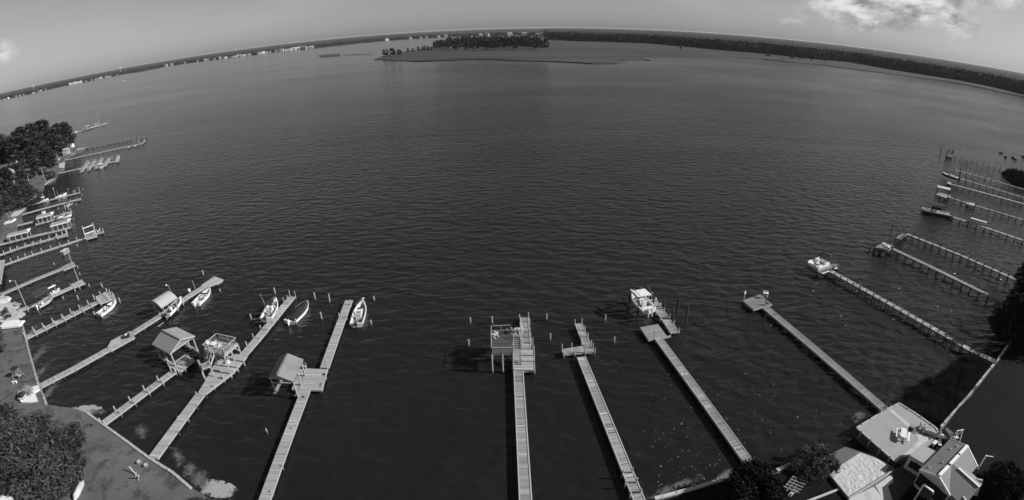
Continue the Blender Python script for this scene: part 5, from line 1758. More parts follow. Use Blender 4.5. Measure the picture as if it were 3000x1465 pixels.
# ================================================================ NEAR SHORE: HOUSE, YARD, TREES
# ---- raised sandy yard with its retaining wall
yz = 1.5
yard = [C8(622, 632), C8(850, 492), C8(905, 462), C8(990, 420), C8(1130, 508), C8(1310, 636), C8(1335, 690), C8(1270, 770), C8(1090, 872), C8(1000, 885), C8(955, 925)]
Y = [G(p, yz).xy for p in yard]
M_yard = mat('raked_pale_sand', .33, .95, .14, 1.4, bump=.03, bscale=6, dirt=.1)
T = Thing('yard_terrace', 'raised pale sandy terrace with timber retaining wall by the water', 'terrace', (Y[0].x, Y[0].y, 0))
T.part('sand_fill', MB().prism([(lerp(Vector((sum(p.x for p in Y) / len(Y), sum(p.y for p in Y) / len(Y))), p, .985)) for p in Y], -1, yz), M_yard)
for i in range(len(Y)):
    a, b = Y[i], Y[(i + 1) % len(Y)]
    if i < 6 or i > 8:
        T.part('wall_cap', MB().beam((a.x, a.y, yz + .03), (b.x, b.y, yz + .03), .26, .12), M_wood_r)
        T.part('wall_board', MB().beam((a.x, a.y, .3), (b.x, b.y, .3), .12, 2.3), M_pile_dark)
        n = max(1, int((b - a).length / 1.6))
        for k in range(n):
            p = lerp(a, b, (k + .5) / n)
            T.share('post', POST, (p.x, p.y, -1), (.11, .11, yz + 1.2))
path = [C8(895, 480), C8(925, 470), C8(1060, 580), C8(1145, 660), C8(1200, 712), C8(1160, 742), C8(1120, 665), C8(1035, 600)]
sheet('concrete_path', [G(p, yz + .02).xy for p in path], yz + .02, M_conc)
path2 = [C8(1160, 742), C8(1200, 712), C8(1325, 690), C8(1330, 705), C8(1220, 755), C8(1060, 880), C8(1010, 882)]
sheet('concrete_path', [G(p, yz + .025).xy for p in path2], yz + .025, M_conc)


def picnic_table(c, rz, label):
    T = Thing('picnic_table', label, 'picnic table', c, None, rz)
    for k in range(5):
        T.part('top_plank', MB().box((0, -.32 + k * .16, .72), (1.85, .145, .04)), M_white, local=True)
    for e in (-1, 1):
        for k in range(2):
            T.part('bench_plank', MB().box((0, e * (.68 + k * .15), .44), (1.85, .14, .04)), M_white, local=True)
        T.part('bench_support', MB().beam((e * .6, -.82, .41), (e * .6, .82, .41), .05, .1), M_conc, local=True)
        T.part('top_support', MB().beam((e * .6, -.36, .69), (e * .6, .36, .69), .05, .08), M_conc, local=True)
        for f in (-1, 1):
            T.part('leg', MB().beam((e * .6, f * .62, 0), (e * .6, f * .25, .7), .05, .1), M_conc, local=True)
    return T


picnic_table(G(C8(1020, 697), yz + .3) * 1.0 - ZR * .3, .85, 'white picnic table with benches on the raised sandy terrace')
p = G(C8(1083, 655), yz)
T = Thing('fire_barrel', 'dark round fire barrel standing beside the picnic table', 'barrel', p)
T.part('drum', MB().tube([p, p + ZR * .75], .32, 14), M_dark)
T.part('rim', MB().tube([p + ZR * .75, p + ZR * .8], .35, 14), M_concd)
p = G(C8(995, 737), yz)
T = Thing('garden_stool', 'small white stool beside the picnic table', 'stool', p)
T.part('seat', MB().box(p + ZR * .4, (.5, .45, .06), .8), M_white)
for ex in (-.18, .18):
    for ey in (-.16, .16):
        T.part('leg', MB().box(p + Vector((ex, ey, 0)), (.05, .05, .4)), M_white)
chair(G(C8(1185, 640), yz), 1.2, 'pale wooden armchair with dark shadow on the terrace corner', m=M_conc, s=1.2)
chair(G(C8(1215, 665), yz), 1.2, 'pale wooden armchair beside the other chair on the terrace corner', m=M_conc, s=1.2)
p = G(C8(1250, 690), yz)
T = Thing('garden_lounger', 'pale folded lounger at the terrace edge near the house', 'lounger', p)
T.part('seat', MB().box(p + ZR * .3, (.6, 1.5, .08), .8), M_conc)
T.part('backrest', MB().beam(p + Vector((.55, -.5, .35)), p + Vector((.95, -.8, 1.0)), .6, .06), M_conc)
for t in (-.5, .5):
    T.part('leg', MB().box(p + Vector((-t * .7, t * .7, 0)), (.5, .06, .3), .8), M_concd)
p = G(C8(1305, 700), 1.6)
T = Thing('kayak', 'upturned pale kayak lying between terrace and house', 'kayak', p)
T.part('hull', MB().tube([p + Vector((-1.5, 1.2, .2)), p + Vector((-.7, .55, .25)), p + Vector((.6, -.5, .25)), p + Vector((1.4, -1.1, .2))], [.05, .33, .33, .05], 10), M_conc, smooth=True)
T.part('keel_strip', MB().beam(p + Vector((-1.2, .95, .5)), p + Vector((1.1, -.85, .5)), .05, .05), M_concd)
p = G(C8(865, 465), 1.7)
T = Thing('dock_gate', 'tangled dark rail gate where the patched dock meets the terrace', 'gate', p)
for t in (-.7, 0, .7):
    T.part('post', MB().tube([p + Vector((t, t * .8, 0)), p + Vector((t, t * .8, 1.0))], .05, 6), M_dark)
for z in (.4, .95):
    T.part('rail', MB().beam(p + Vector((-.7, -.56, z)), p + Vector((.7, .56, z)), .05, .06), M_dark)
T.part('brace', MB().beam(p + Vector((-.7, -.56, .1)), p + Vector((.7, .56, .95)), .05, .06), M_dark)

# ---- the house (roof corners from the photograph at their heights)
M_roof = mat('asphalt_shingle_roof', .23, .9, .16, 2.2, dirt=.15, bump=.02, bscale=20)
M_roof_l = mat('pale_flat_roof', .36, .9, .08, 1.0, dirt=.1)
M_siding = mat('pale_siding', .55, .7, .08, 1.5)
ze, zr = 3.5, 4.55
A0, A1 = G(D6(530, 920), zr), G(D6(920, 505), zr)      # ridge, near end and far end
E0, E1 = G(D6(262, 832), ze), G(D6(680, 408), ze)      # water-side eave
W0, W1 = Vector((2 * A0.x - E0.x, 2 * A0.y - E0.y, ze)), Vector((2 * A1.x - E1.x, 2 * A1.y - E1.y, ze))
T = Thing('house', 'single-storey house with dark shingled cross-gable roof and white ridge caps', 'house', ((A0 + A1) / 2).xy.to_3d())
T.part('roof_slope', MB().slab([A0, A1, E1, E0], .18), M_roof)
T.part('roof_slope', MB().slab([A0 + ZR * .003, A1 + ZR * .003, W1, W0], .18), M_roof)
for t0, t1 in ((0, .3), (.36, .66), (.7, 1)):
    T.part('ridge_cap', MB().beam(lerp(A0, A1, t0) + ZR * .08, lerp(A0, A1, t1) + ZR * .08, .35, .1), M_white)
wq = [lerp(E0, A0, .12), lerp(E1, A1, .12), lerp(W1, A1, .12), lerp(W0, A0, .12)]
cc = sum(wq, Vector()) / 4
wq = [Vector((*lerp(w, cc, .05).xy, 0)) for w in wq]
for i in range(4):
    a, b = wq[i], wq[(i + 1) % 4]
    T.part('wall', MB().beam(a + ZR * 2.2, b + ZR * 2.2, .2, 2.5), M_siding)
for (a, b, r) in ((wq[0], wq[3], A0), (wq[1], wq[2], A1)):
    rr_ = lerp(r, cc + ZR * 6, .05)
    g = MB()
    n_ = (b - a).normalized()
    o_ = Vector((n_.y, -n_.x, 0)) * .1
    pts = [a + ZR * 3.4, b + ZR * 3.4, Vector((*((a + b) / 2).xy, zr - .35))]
    g.add([p_ + o_ for p_ in pts] + [p_ - o_ for p_ in pts], [(0, 1, 2), (5, 4, 3), (0, 3, 4, 1), (1, 4, 5, 2), (2, 5, 3, 0)])
    T.part('gable_wall', g, M_siding)
for k, e in ((0, E0), (0, W0), (1, E1), (1, W1)):
    r = (A0, A1)[k]
    od = (A0 - A1).normalized() * (.06 if k == 0 else -.06)
    T.part('barge_board', MB().beam(r + od - ZR * .1, e + od - ZR * .1, .08, .28), M_white)
# windows on the near gable wall
ndir = (wq[3] - wq[0]).normalized()
nout = Vector((ndir.y, -ndir.x, 0))
if nout.dot(wq[0] - cc) < 0:
    nout = -nout
for t in (.22, .5, .78):
    p = lerp(wq[0], wq[3], t) + nout * .13
    w = T.part('window', MB().beam(p - ndir * 1.0 + ZR * 2.3, p + ndir * 1.0 + ZR * 2.3, .06, 1.9), M_white)
    T.part('pane', MB().beam(p - ndir * .92 + nout * .03 + ZR * 2.3, p + ndir * .92 + nout * .03 + ZR * 2.3, .04, 1.75), M_glass, parent=w)
for u, w_ in ((.12, .3), (.34, .65), (.74, .45), (.88, .6)):
    p = lerp(lerp(E0, E1, u), lerp(A0, A1, u), w_)
    T.part('roof_vent', MB().box(p - ZR * .05, (.3, .3, .12), .6), M_concd)
# side gable running back from the ridge
S0 = lerp(A0, A1, .42)
S1 = G(D6(1085, 1080), zr - .05)
S1 = S0 + (S1 - S0) * 1.0
sl0, sl1 = G(D6(1170, 950), ze), None
vx = (A1 - A0).normalized()
hw_ = 2.7
L1, L0 = S1 + vx * hw_ - ZR * 1.2, S0 + vx * hw_ - ZR * 1.2
R0 = A0 + (A1 - A0) * .02 - ZR * .85
R1 = S1 + (R0 - S0) - ZR * .1
T.part('roof_slope', MB().slab([S0 + ZR * .012, S1, L1, L0], .16), M_roof)
T.part('roof_slope', MB().slab([S0 + ZR * .015, S1 + ZR * .003, R1, R0], .16), M_roof)
T.part('ridge_cap', MB().beam(lerp(S0, S1, .25) + ZR * .08, S1 + ZR * .08, .26, .08), M_white)
for e in (L1, R1):
    q_ = lerp(e, S1, .15)
    T.part('wall', MB().beam(Vector((*q_.xy, 2.8)), Vector((*lerp(lerp(e, S1, .15), S0, .7).xy, 2.2)), .2, 2.4), M_siding)
# flat-roofed porch on the water side
pz = 3.1
PQ = [G(c, pz) for c in (D6(122, 636), D6(290, 482), D6(500, 590), D6(330, 758))]
pr = Thing('porch', 'pale flat-roofed porch with dark windows on the front of the house', 'porch', (PQ[0].x, PQ[0].y, 0))
pr.part('roof', MB().slab(PQ, .2), M_roof_l)
pc = sum(PQ, Vector()) / 4
PW = [Vector((*lerp(v, pc, .05).xy, 0)) for v in PQ]
for i in range(4):
    a, b = PW[i], PW[(i + 1) % 4]
    w = pr.part('wall', MB().beam(a + ZR * 1.9, b + ZR * 1.9, .15, 2.1), M_siding)
    dn = (b - a).normalized()
    on = Vector((dn.y, -dn.x, 0))
    if on.dot((a + b) / 2 - pc) < 0:
        on = -on
    if i == 3:
        for t in (.3, .62):
            p = lerp(a, b, t) + on * .1
            wn = pr.part('window', MB().beam(p - dn * .5 + ZR * 2.1, p + dn * .5 + ZR * 2.1, .05, 1.2), M_white, parent=w)
            pr.part('pane', MB().beam(p - dn * .42 + on * .03 + ZR * 2.1, p + dn * .42 + on * .03 + ZR * 2.1, .04, 1.05), M_glass)
# small gabled entrance in front and the covered step
K = [G(c, 3.4) for c in (D6(315, 1045), D6(450, 1150))]
K2 = [G(D6(232, 1180), 2.6), G(D6(415, 1260), 2.6)]
T2 = Thing('entrance_canopy', 'small dark gabled entrance canopy with white edge in front of the house', 'canopy', (K[0].x, K[0].y, 0))
T2.part('roof_slope', MB().slab([K[0], K[1], K2[1], K2[0]], .12), M_dark)
T2.part('fascia', MB().beam(K[0] + ZR * .04, K[1] + ZR * .04, .25, .12), M_white)
T2.part('fascia', MB().beam(K[0] + ZR * .04, K2[0] + ZR * .04, .15, .12), M_white)
for p in (K[0], K[1], K2[0], K2[1]):
    T2.part('post', MB().box((p.x, p.y, 1.0), (.14, .14, p.z - 1.1)), M_siding)
gq = [G(c, 1.1) for c in (D6(380, 1240), D6(480, 1175), D6(650, 1240), D6(560, 1330))]
T2 = Thing('cold_frame', 'glazed cold frame with white bars by the house wall', 'cold frame', gq[0])
T2.part('glass', MB().prism([v.xy for v in gq], 1.0, 1.6), M_glass)
for i in range(4):
    T2.part('bar', MB().beam(gq[i] + ZR * .55, gq[(i + 1) % 4] + ZR * .55, .08, .08), M_concd)
for t in (.33, .66):
    T2.part('bar', MB().beam(lerp(gq[0], gq[3], t) + ZR * .53, lerp(gq[1], gq[2], t) + ZR * .53, .06, .06), M_concd)
T2.part('bar', MB().beam(lerp(gq[0], gq[1], .5) + ZR * .53, lerp(gq[3], gq[2], .5) + ZR * .53, .06, .06), M_concd)
# back shed and leaning things
sq = [G(c, 2.4) for c in (D6(610, 262), D6(640, 250), D6(760, 350), D6(700, 400))]
T2 = Thing('garden_shed', 'low grey lean-to shed between house and dark lawn', 'shed', (sq[0].x, sq[0].y, 1))
T2.part('roof', MB().slab(sq, .12), mat('grey_shed_roof', .1, .9))
T2.part('wall', MB().prism([lerp(v, sum(sq, Vector()) / 4, .08).xy for v in sq], 1.0, 2.28), mat('shed_wall', .09, .9))
p = G(D6(760, 400), 1.6)
T2 = Thing('swing_frame', 'white A-shaped garden swing frame behind the house', 'swing', p)
for e in (-.5, .5):
    for f in (-.5, .5):
        T2.part('leg', MB().beam(p + Vector((e, f, -.6)), p + Vector((e, 0, 1.4)), .08, .08), M_white)
T2.part('top_bar', MB().beam(p + Vector((-.6, 0, 1.4)), p + Vector((.6, 0, 1.4)), .1, .1), M_white)
T2.part('seat', MB().box(p + Vector((0, 0, .1)), (.7, .4, .08)), M_white)
p = G(D6(1125, 735), 2.2)
T2 = Thing('utility_pole', 'short white pole with a bracket at the back corner of the house', 'pole', (p.x, p.y, 1))
T2.part('post', MB().tube([(p.x, p.y, 1), (p.x, p.y, 3.4)], .09, 8), M_white)
T2.part('bracket', MB().beam((p.x, p.y, 3.3), (p.x + .9, p.y - .4, 3.3), .1, .12), M_white)
dk = [G(c, 1.15) for c in (D6(400, 500), D6(560, 460), D6(600, 540), D6(470, 590))]
for k, (x, y, r_) in enumerate([(455, 490, .4), (520, 470, .9)]):
    p = G(D6(x, y), 1.05)
    T2 = Thing('garden_bench', ('white slatted garden seat in the shade behind the porch', 'white long plank bench in the shade behind the porch')[k], 'bench', p)
    T2.part('seat', MB().box(p + ZR * .42, (1.0 + k * .8, .4, .06), r_), M_white)
    for e in (-.4, .4):
        T2.part('leg', MB().box(p + Vector((e * math.cos(r_), e * math.sin(r_), 0)), (.08, .35, .42), r_), M_white)

# driveway and slabs below the house
for k, pts in enumerate([[C8(545, 1255), C8(770, 1140), C8(880, 1280), C8(800, 1330), C8(600, 1340)], [C8(780, 1135), C8(925, 1035), C8(940, 1100), C8(892, 1140), C8(935, 1270), C8(880, 1290)]]):
    sheet('concrete_slab', [G(p, 1.05).xy for p in pts], 1.06 + .01 * k, M_conc)
sheet('dark_drive', [G(p, 1.05).xy for p in [C8(950, 1000), C8(1090, 900), C8(1150, 1060), C8(1080, 1150), C8(950, 1290), C8(892, 1140)]], 1.05, mat('dark_asphalt', .05, .9, .2, 2))  # drive laid as one dark sheet
a, b = G(C8(770, 1140), 1.1), G(C8(930, 1010), 1.1)
solid('sand_fence', MB().beam(G(C8(550, 1248), 1.2), G(C8(930, 1008), 1.2), .15, .35), M_wood_r, 'low pale board edging the beach beside the slabs', 'board edging')
solid('sand_fence', MB().beam(G(C8(380, 1045), 1.2), G(C8(548, 1252), 1.2), .15, .4), M_pile_dark, 'low dark board edging the beach beside the grass', 'board edging')
solid('grass_kerb', MB().beam(G(C8(465, 1165), 1.1), G(C8(180, 1275), 1.1), .22, .2), M_conc, 'thin pale kerb running across the dark grass from the beach', 'kerb')
p = G(C7(1700, 1045), 1.1)
T = Thing('wood_pallet', 'weathered crossed pallet lying under the leafy shrub', 'pallet', p)
for k in range(5):
    T.part('slat', MB().box(p + Vector((-.8 + .4 * k, .3 * k - .6, .3)), (.18, 1.8, .05), .9, .45), M_wood_r)
for k in range(3):
    T.part('runner', MB().box(p + Vector((-.6 + k * .1, -.6 + k * .6, 0)), (2.2, .12, .3), .62, .4), M_wood_r)
p = G(C7(1690, 1105), 1.1)
T = Thing('plank_stack', 'short stack of pale planks beside the crossed pallet', 'planks', p)
for k in range(3):
    T.part('plank', MB().box(p + ZR * (.08 * k), (1.6 - .2 * k, .3, .07), .5), M_wood_r)

# ---- left lawn: hot tub deck, garden furniture
zz = 1.35
dq = [G(c, zz) for c in (D3(570, 715), D3(830, 600), D3(960, 540), D3(1160, 485), D3(1210, 620), D3(1050, 700), D3(1145, 965), D3(905, 1005), D3(655, 1005))]
T = Thing('patio_deck', 'white low patio deck with furniture on the lawn at the dock foot', 'deck', (dq[0].x, dq[0].y, 1))
T.part('deck_slab', MB().prism([v.xy for v in dq], .9, 1.25), M_white)
T.part('edge_board', MB().beam(dq[0] - ZR * .0, dq[8] - ZR * .0, .2, .2), M_white)
p = G(D3(870, 720), 1.3)
tb = Thing('patio_table_set', 'round dark patio table on the white lawn deck', 'table', p)
tb.part('table_top', MB().tube([p + ZR * .7, p + ZR * .75], .75, 14), M_concd)
tb.part('leg', MB().tube([p, p + ZR * .7], .08, 6), M_dark)
tb.part('base', MB().tube([p, p + ZR * .06], .35, 10), M_dark)
for k, (x, y) in enumerate([(790, 650), (960, 690), (950, 790), (820, 790)]):
    chair(G(D3(x, y), 1.27), 1.6 * k, 'dark chair at the round table on the white lawn deck', 'chairs round the patio table', m=M_concd)
p = G(D3(680, 790), 1.27)
T2 = Thing('grey_cooler', 'grey cushioned box seat on the white lawn deck', 'seat', p)
T2.part('base', MB().box(p, (.9, 1.0, .45), .3), M_concd)
T2.part('cushion', MB().box(p + ZR * .45, (.8, .9, .15), .3), M_pole)
p = G(D3(705, 915), 1.27)
T2 = Thing('grill', 'square dark grill on the corner of the white lawn deck', 'grill', p)
T2.part('body', MB().box(p + ZR * .1, (.7, .7, .8), .3), M_dark)
T2.part('lid', MB().box(p + ZR * .9, (.74, .74, .12), .3), M_dark)
T2.part('shelf', MB().box(p + Vector((0, 0, .3)), (1.0, .95, .06), .3), M_white)
p = G(D3(590, 280), 1.0)
T2 = Thing('garden_swing', 'dark-seated garden swing frame on the lawn by the patio deck', 'swing', p)
for e in (-.8, .8):
    for f in (-.7, .7):
        T2.part('leg', MB().beam(p + Vector((e, f, 0)), p + Vector((e, 0, 1.9)), .08, .08), M_concd)
T2.part('top_bar', MB().beam(p + Vector((-.9, 0, 1.9)), p + Vector((.9, 0, 1.9)), .1, .1), M_concd)
T2.part('canopy_cover', MB().box(p + ZR * 1.95, (1.5, 1.1, .06)), M_dark)
T2.part('seat', MB().box(p + ZR * .45, (1.3, .5, .1)), M_conc)
p = G(D3(465, 450), 1.0)
T2 = Thing('garden_bench', 'small white garden bench tipped on the lawn by the patio deck', 'bench', p)
T2.part('seat', MB().box(p + ZR * .35, (.9, .35, .06), .4), M_white)
T2.part('leg', MB().box(p + Vector((-.3, -.1, 0)), (.08, .3, .35), .4), M_white)
T2.part('leg', MB().box(p + Vector((.3, .12, 0)), (.08, .3, .35), .4), M_white)
p = G(D3(800, 570), 1.0)
lamp_post(D3(830, 600), D3(765, 490), 'thin grey post at the edge of the white lawn deck', arm=None, z=1.0, r=.08)
# bird-like lawn ornaments, chairs and post on the lawn by the big tree
for k, (x, y) in enumerate([(1212, 940), (1272, 968)]):
    p = G(Z7(x, y), 1.02)
    T2 = Thing('lawn_stool', 'small pale lawn stool near the tower dock foot', 'stool', p, 'stools on the lawn')
    T2.part('seat', MB().box(p + ZR * .35, (.42, .42, .06), .5), M_conc)
    for ex in (-.15, .15):
        for ey in (-.15, .15):
            T2.part('leg', MB().box(p + Vector((ex, ey, 0)), (.05, .05, .35)), M_conc)
p = G(Z7(1190, 1050), 1.02)
T2 = Thing('hammock_stand', 'curved pale hammock stand on the lawn near the big tree', 'hammock stand', p)
T2.part('curved_bar', MB().tube([p + Vector((-1.1, .5, 1.0)), p + Vector((-.6, .3, .2)), p + Vector((0, 0, .08)), p + Vector((.6, -.35, .25)), p + Vector((.9, -.7, 1.1))], .09, 8), M_wood_r)
T2.part('foot', MB().box(p + Vector((-.3, .15, 0)), (.1, 1.0, .09), .5), M_wood_r)
T2.part('foot', MB().box(p + Vector((.35, -.2, 0)), (.1, 1.0, .09), .5), M_wood_r)
p = G(Z7(690, 1190), 1.02)
T2 = Thing('canoe', 'pale upturned canoe leaning in the grass under the big tree', 'canoe', p)
T2.part('hull', MB().tube([p + Vector((-.5, 1.7, .2)), p + Vector((-.25, .9, .35)), p + Vector((.25, -.8, .35)), p + Vector((.5, -1.6, .2))], [.05, .42, .42, .05], 10), M_conc, smooth=True)
T2.part('keel_strip', MB().beam(p + Vector((-.25, .9, .77)), p + Vector((.25, -.8, .77)), .05, .05), M_concd)

# ---- cluttered white terrace at the foot of the pole dock
tq = [G(c, 1.2) for c in (D2(-20, 200), D2(60, 260), D2(215, 300), D2(385, 545), D2(435, 790), D2(300, 840), D2(140, 860), D2(-20, 800))]
T = Thing('stone_terrace', 'pale stone waterfront terrace at the foot of the pole dock', 'terrace', (tq[0].x, tq[0].y, 0))
T.part('paving', MB().prism([v.xy for v in tq], -.5, 1.2), M_conc)
T.part('white_wall', MB().beam(G(D2(90, 830), 1.4), G(D2(430, 800), 1.4), .4, .5), M_white)
T.part('white_wall', MB().beam(G(D2(20, 910), 1.4), G(D2(510, 850), 1.4), 2.2, .35), M_white)
T.part('white_wall', MB().beam(G(D2(30, 330), 1.4), G(D2(215, 300), 1.4), 1.6, .4), M_white)
for k, (x0, y0, x1, y1, m) in enumerate([(20, 225, 195, 250, M_wood_r), (40, 290, 225, 275, M_wood_r), (290, 370, 460, 425, M_wood_r), (330, 470, 430, 490, M_wood_r), (450, 610, 555, 635, M_wood_r), (400, 640, 560, 665, M_wood_r), (420, 690, 510, 700, M_wood_r)]):
    a, b = G(D2(x0, y0), 1.1), G(D2(x1, y1), .8)
    solid('slip_plank', MB().beam(a, b, .9, .14), m, 'weathered plank finger sticking out from the stone terrace', 'plank', 'plank fingers at the stone terrace')
tc_ = G(D2(210, 690), 1.22)
T2 = Thing('patio_table_set', 'grey patio table on the stone waterfront terrace', 'table', tc_)
T2.part('table_top', MB().box(tc_ + ZR * .7, (1.6, .9, .06), .3), M_concd)
for ex in (-.6, .6):
    T2.part('leg', MB().box(tc_ + Vector((ex, 0, 0)), (.1, .6, .7), .3), M_dark)
for k, (x, y) in enumerate([(100, 600), (160, 570), (90, 660), (150, 740), (170, 620)]):
    chair(G(D2(x, y), 1.22), .9 * k, 'dark chair at the table on the stone waterfront terrace', 'chairs on the stone terrace', m=M_dark)


def small_house(label, quad, zr, ze, m_roof, name='house', wall=None, group=None):
    """Gabled house: quad of eave pixels in order; ridge along the longer way."""
    K = [G(c, ze) for c in quad]
    c = sum(K, Vector()) / 4
    T = Thing(name, label, 'house', (c.x, c.y, 1), group)
    if (K[0] - K[1]).length < (K[1] - K[2]).length:
        K = K[1:] + K[:1]
    r0, r1 = (K[0] + K[3]) / 2, (K[1] + K[2]) / 2
    r0.z = r1.z = zr
    T.part('roof_slope', MB().slab([r0, r1, K[1], K[0]], .2), m_roof)
    T.part('roof_slope', MB().slab([r0 + ZR * .003, r1 + ZR * .003, K[2], K[3]], .2), m_roof)
    T.part('ridge_cap', MB().beam(r0 + ZR * .06, r1 + ZR * .06, .3, .08), M_white)
    wl = [Vector((*lerp(v, c, .09).xy, 0)) for v in K]
    for i in range(4):
        a, b = wl[i], wl[(i + 1) % 4]
        w = T.part('wall', MB().beam(a + ZR * (ze / 2 + .45), b + ZR * (ze / 2 + .45), .2, ze - .9), wall or M_siding)
        dn = (b - a).normalized()
        on = Vector((dn.y, -dn.x, 0))
        if on.dot((a + b) / 2 - c) < 0:
            on = -on
        L = (b - a).length
        n = max(1, int(L / 3))
        for k in range(n):
            p = lerp(a, b, (k + .5) / n) + on * .12 + ZR * (ze * .55)
            T.part('window', MB().beam(p - dn * .6, p + dn * .6, .06, 1.2), M_glass, parent=w)
    for (a, b, r) in ((wl[0], wl[3], r0), (wl[1], wl[2], r1)):
        n_ = (b - a).normalized()
        o_ = Vector((n_.y, -n_.x, 0)) * .1
        pts = [a + ZR * (ze - .05), b + ZR * (ze - .05), Vector((*((a + b) / 2).xy, zr - .3))]
        T.part('gable_wall', MB().add([p_ + o_ for p_ in pts] + [p_ - o_ for p_ in pts], [(0, 1, 2), (5, 4, 3), (0, 3, 4, 1), (1, 4, 5, 2), (2, 5, 3, 0)]), wall or M_siding)
    return T


small_house('white-roofed house corner below the big leafy tree', [(-70, 1470), (10, 1395), (48, 1475), (-30, 1540)], 6.0, 4.2, M_white)
small_house('white bungalow with tall windows glimpsed between the pines', [D5(60, 1005), D5(320, 925), D5(250, 860), D5(20, 930)], 7.5, 5.5, M_white)
small_house('pale low-roofed garage behind the pines', [D5(370, 1000), D5(510, 985), D5(500, 930), D5(380, 940)], 5, 3.8, M_conc)
small_house('pale house roof almost hidden in the pine wood', [D5(60, 600), D5(310, 520), D5(280, 470), D5(40, 540)], 8, 6, M_concd)
small_house('grey-roofed house deep among the pines', [D5(330, 500), D5(460, 450), D5(470, 400), D5(350, 450)], 8, 6, M_shingle)
# waterfront pavilion with columns
K = [G(c, 4.6) for c in (D5(1140, 500), D5(1278, 478), D5(1262, 455), D5(1150, 475))]
c = sum(K, Vector()) / 4
T = Thing('white_pavilion', 'white columned pavilion on the point below the tall pine', 'pavilion', (c.x, c.y, 1))
T.part('roof', MB().slab(K, .3), M_white)
for t in (.02, .25, .5, .75, .98):
    for a, b in ((K[0], K[1]), (K[3], K[2])):
        p = lerp(lerp(a, b, t), c, .06)
        T.part('column', MB().box((p.x, p.y, 1.8), (.3, .3, 2.6)), M_white)
T.part('floor', MB().prism([lerp(c, v, 1.05).xy for v in K], .9, 1.8), M_conc)
T.part('front_rail', MB().beam(Vector((*K[0].xy, 2.7)), Vector((*K[1].xy, 2.7)), .12, .15), M_white)
p = G(D5(1332, 450), 1.0)
T = Thing('garden_shed', 'tiny white hut at the tip of the sandy point', 'hut', p)
T.part('wall', MB().box(p, (2.2, 2.2, 2.4), .2), M_white)
T.part('roof', MB().box(p + ZR * 2.4, (2.6, 2.6, .25), .2), M_conc)
gl = {'a': 'pale garden seat or table beside the white bungalow under the pines', 'b': 'pale garden seat or table on the lawn by the low garage', 'c': 'small pale thing on the grass deep among the pines'}
for x, y, k in [(180, 940, 'a'), (620, 630, 'c'), (640, 640, 'c'), (310, 728, 'c'), (350, 768, 'c'), (395, 810, 'b'), (430, 830, 'b'), (470, 810, 'b'), (640, 905, 'b'), (655, 925, 'b'), (20, 905, 'a'), (1085, 685, 'c'), (405, 300, 'c'), (345, 352, 'c')]:
    p = G(D5(x, y), 1.0)
    sz = RND.uniform(1.6, 3.2)
    T = Thing('garden_furniture', gl[k], 'garden seat', p, 'garden furniture among the pines')
    T.part('top', MB().box(p + ZR * .7, (sz, sz * .6, .15), RND.uniform(0, 3)), M_white)
    T.part('base', MB().box(p, (sz * .6, sz * .4, .7), RND.uniform(0, 3)), M_conc)
for i, (b_, t_) in enumerate([(D5(840, 1100), D5(800, 840)), (D5(1045, 800), D5(1000, 620)), (D5(300, 1250), D5(210, 970)), (Z4(220, 980), Z4(140, 735))]):
    lamp_post(b_, t_, ('grey flagpole on the sandy point by the long dock', 'pale pole beside the columned pavilion lawn', 'leaning grey pole in front of the white bungalow', 'second slim grey pole in front of the white bungalow')[i], arm=None, z=1.0, r=.16)
for i, (b_, t_) in enumerate([(D4(295, 650), D4(265, 450)), (D4(222, 670), D4(160, 500))]):
    lamp_post(b_, t_, ('thin spar standing by the beached pale boat', 'leaning thin spar by the beached pale boat')[i], arm=None, z=1.0, r=.08)

# ================================================================ TREES NEAR THE CAMERA
BIG = tree_meshes('big_tree', 11, 5.3, .1, 190, 330, .25, 'oak', M_leaf, M_bark, 101, 14, cr=1.2, up=.1, r=.35, stretch=3.4)
PINE = [tree_meshes('pine', 20, 5.2, .25, 90, 60, .75, 'pine', M_leaf_d, M_bark, 110 + k, 8, cr=1.5, up=.9, stretch=1.8) for k in range(3)]
OAK = [tree_meshes('oak', 12, 5.0, .15, 90, 60, .6, 'oak', M_leaf_d, M_bark, 120 + k, 8, cr=1.3, up=.5) for k in range(2)]
SHRUB = [tree_meshes('shrub', 3, 2.6, .05, 55, 26, .26, 'oak', M_leaf, M_bark, 130 + k, 5, cr=.6, up=.3, r=.06) for k in range(2)]
BLACK = [tree_meshes('evergreen', 9, 4.0, .05, 95, 62, .42, 'oak', M_leaf_k, M_bark, 140 + k, 6, cr=1.15, up=.2) for k in range(2)]


def stand(meshes, px, h0, label, h=None, top=None, z=1.0, group=None, name='tree', sw=1.0, rz=None, cat='tree'):
    p = G(px, z)
    hh = h or (rise(px, top, z) - z)
    s = hh / h0
    put_tree(name, meshes, (p.x, p.y, z - .05), label, group, s * sw, RND.uniform(0, 6) if rz is None else rz, cat, s)


p = G((148, 1418), 1.0)
put_tree('broad_tree', BIG, (p.x, p.y, .95), 'big feathery broadleaf tree filling the lawn by the metal-roofed boathouse dock', None, 1.0, .4, sz=.8)
stand(OAK[0], (30, 1290), 12, 'smaller leafy tree beside the big feathery tree', h=6, name='broadleaf_tree')
stand(OAK[1], (-30, 1100), 12, 'dark shrubby tree at the lawn edge by the white patio', h=6, name='broadleaf_tree')
stand(OAK[0], (-15, 1040), 12, 'dark rounded tree between lawn and stone terrace', h=6.5, name='broadleaf_tree')
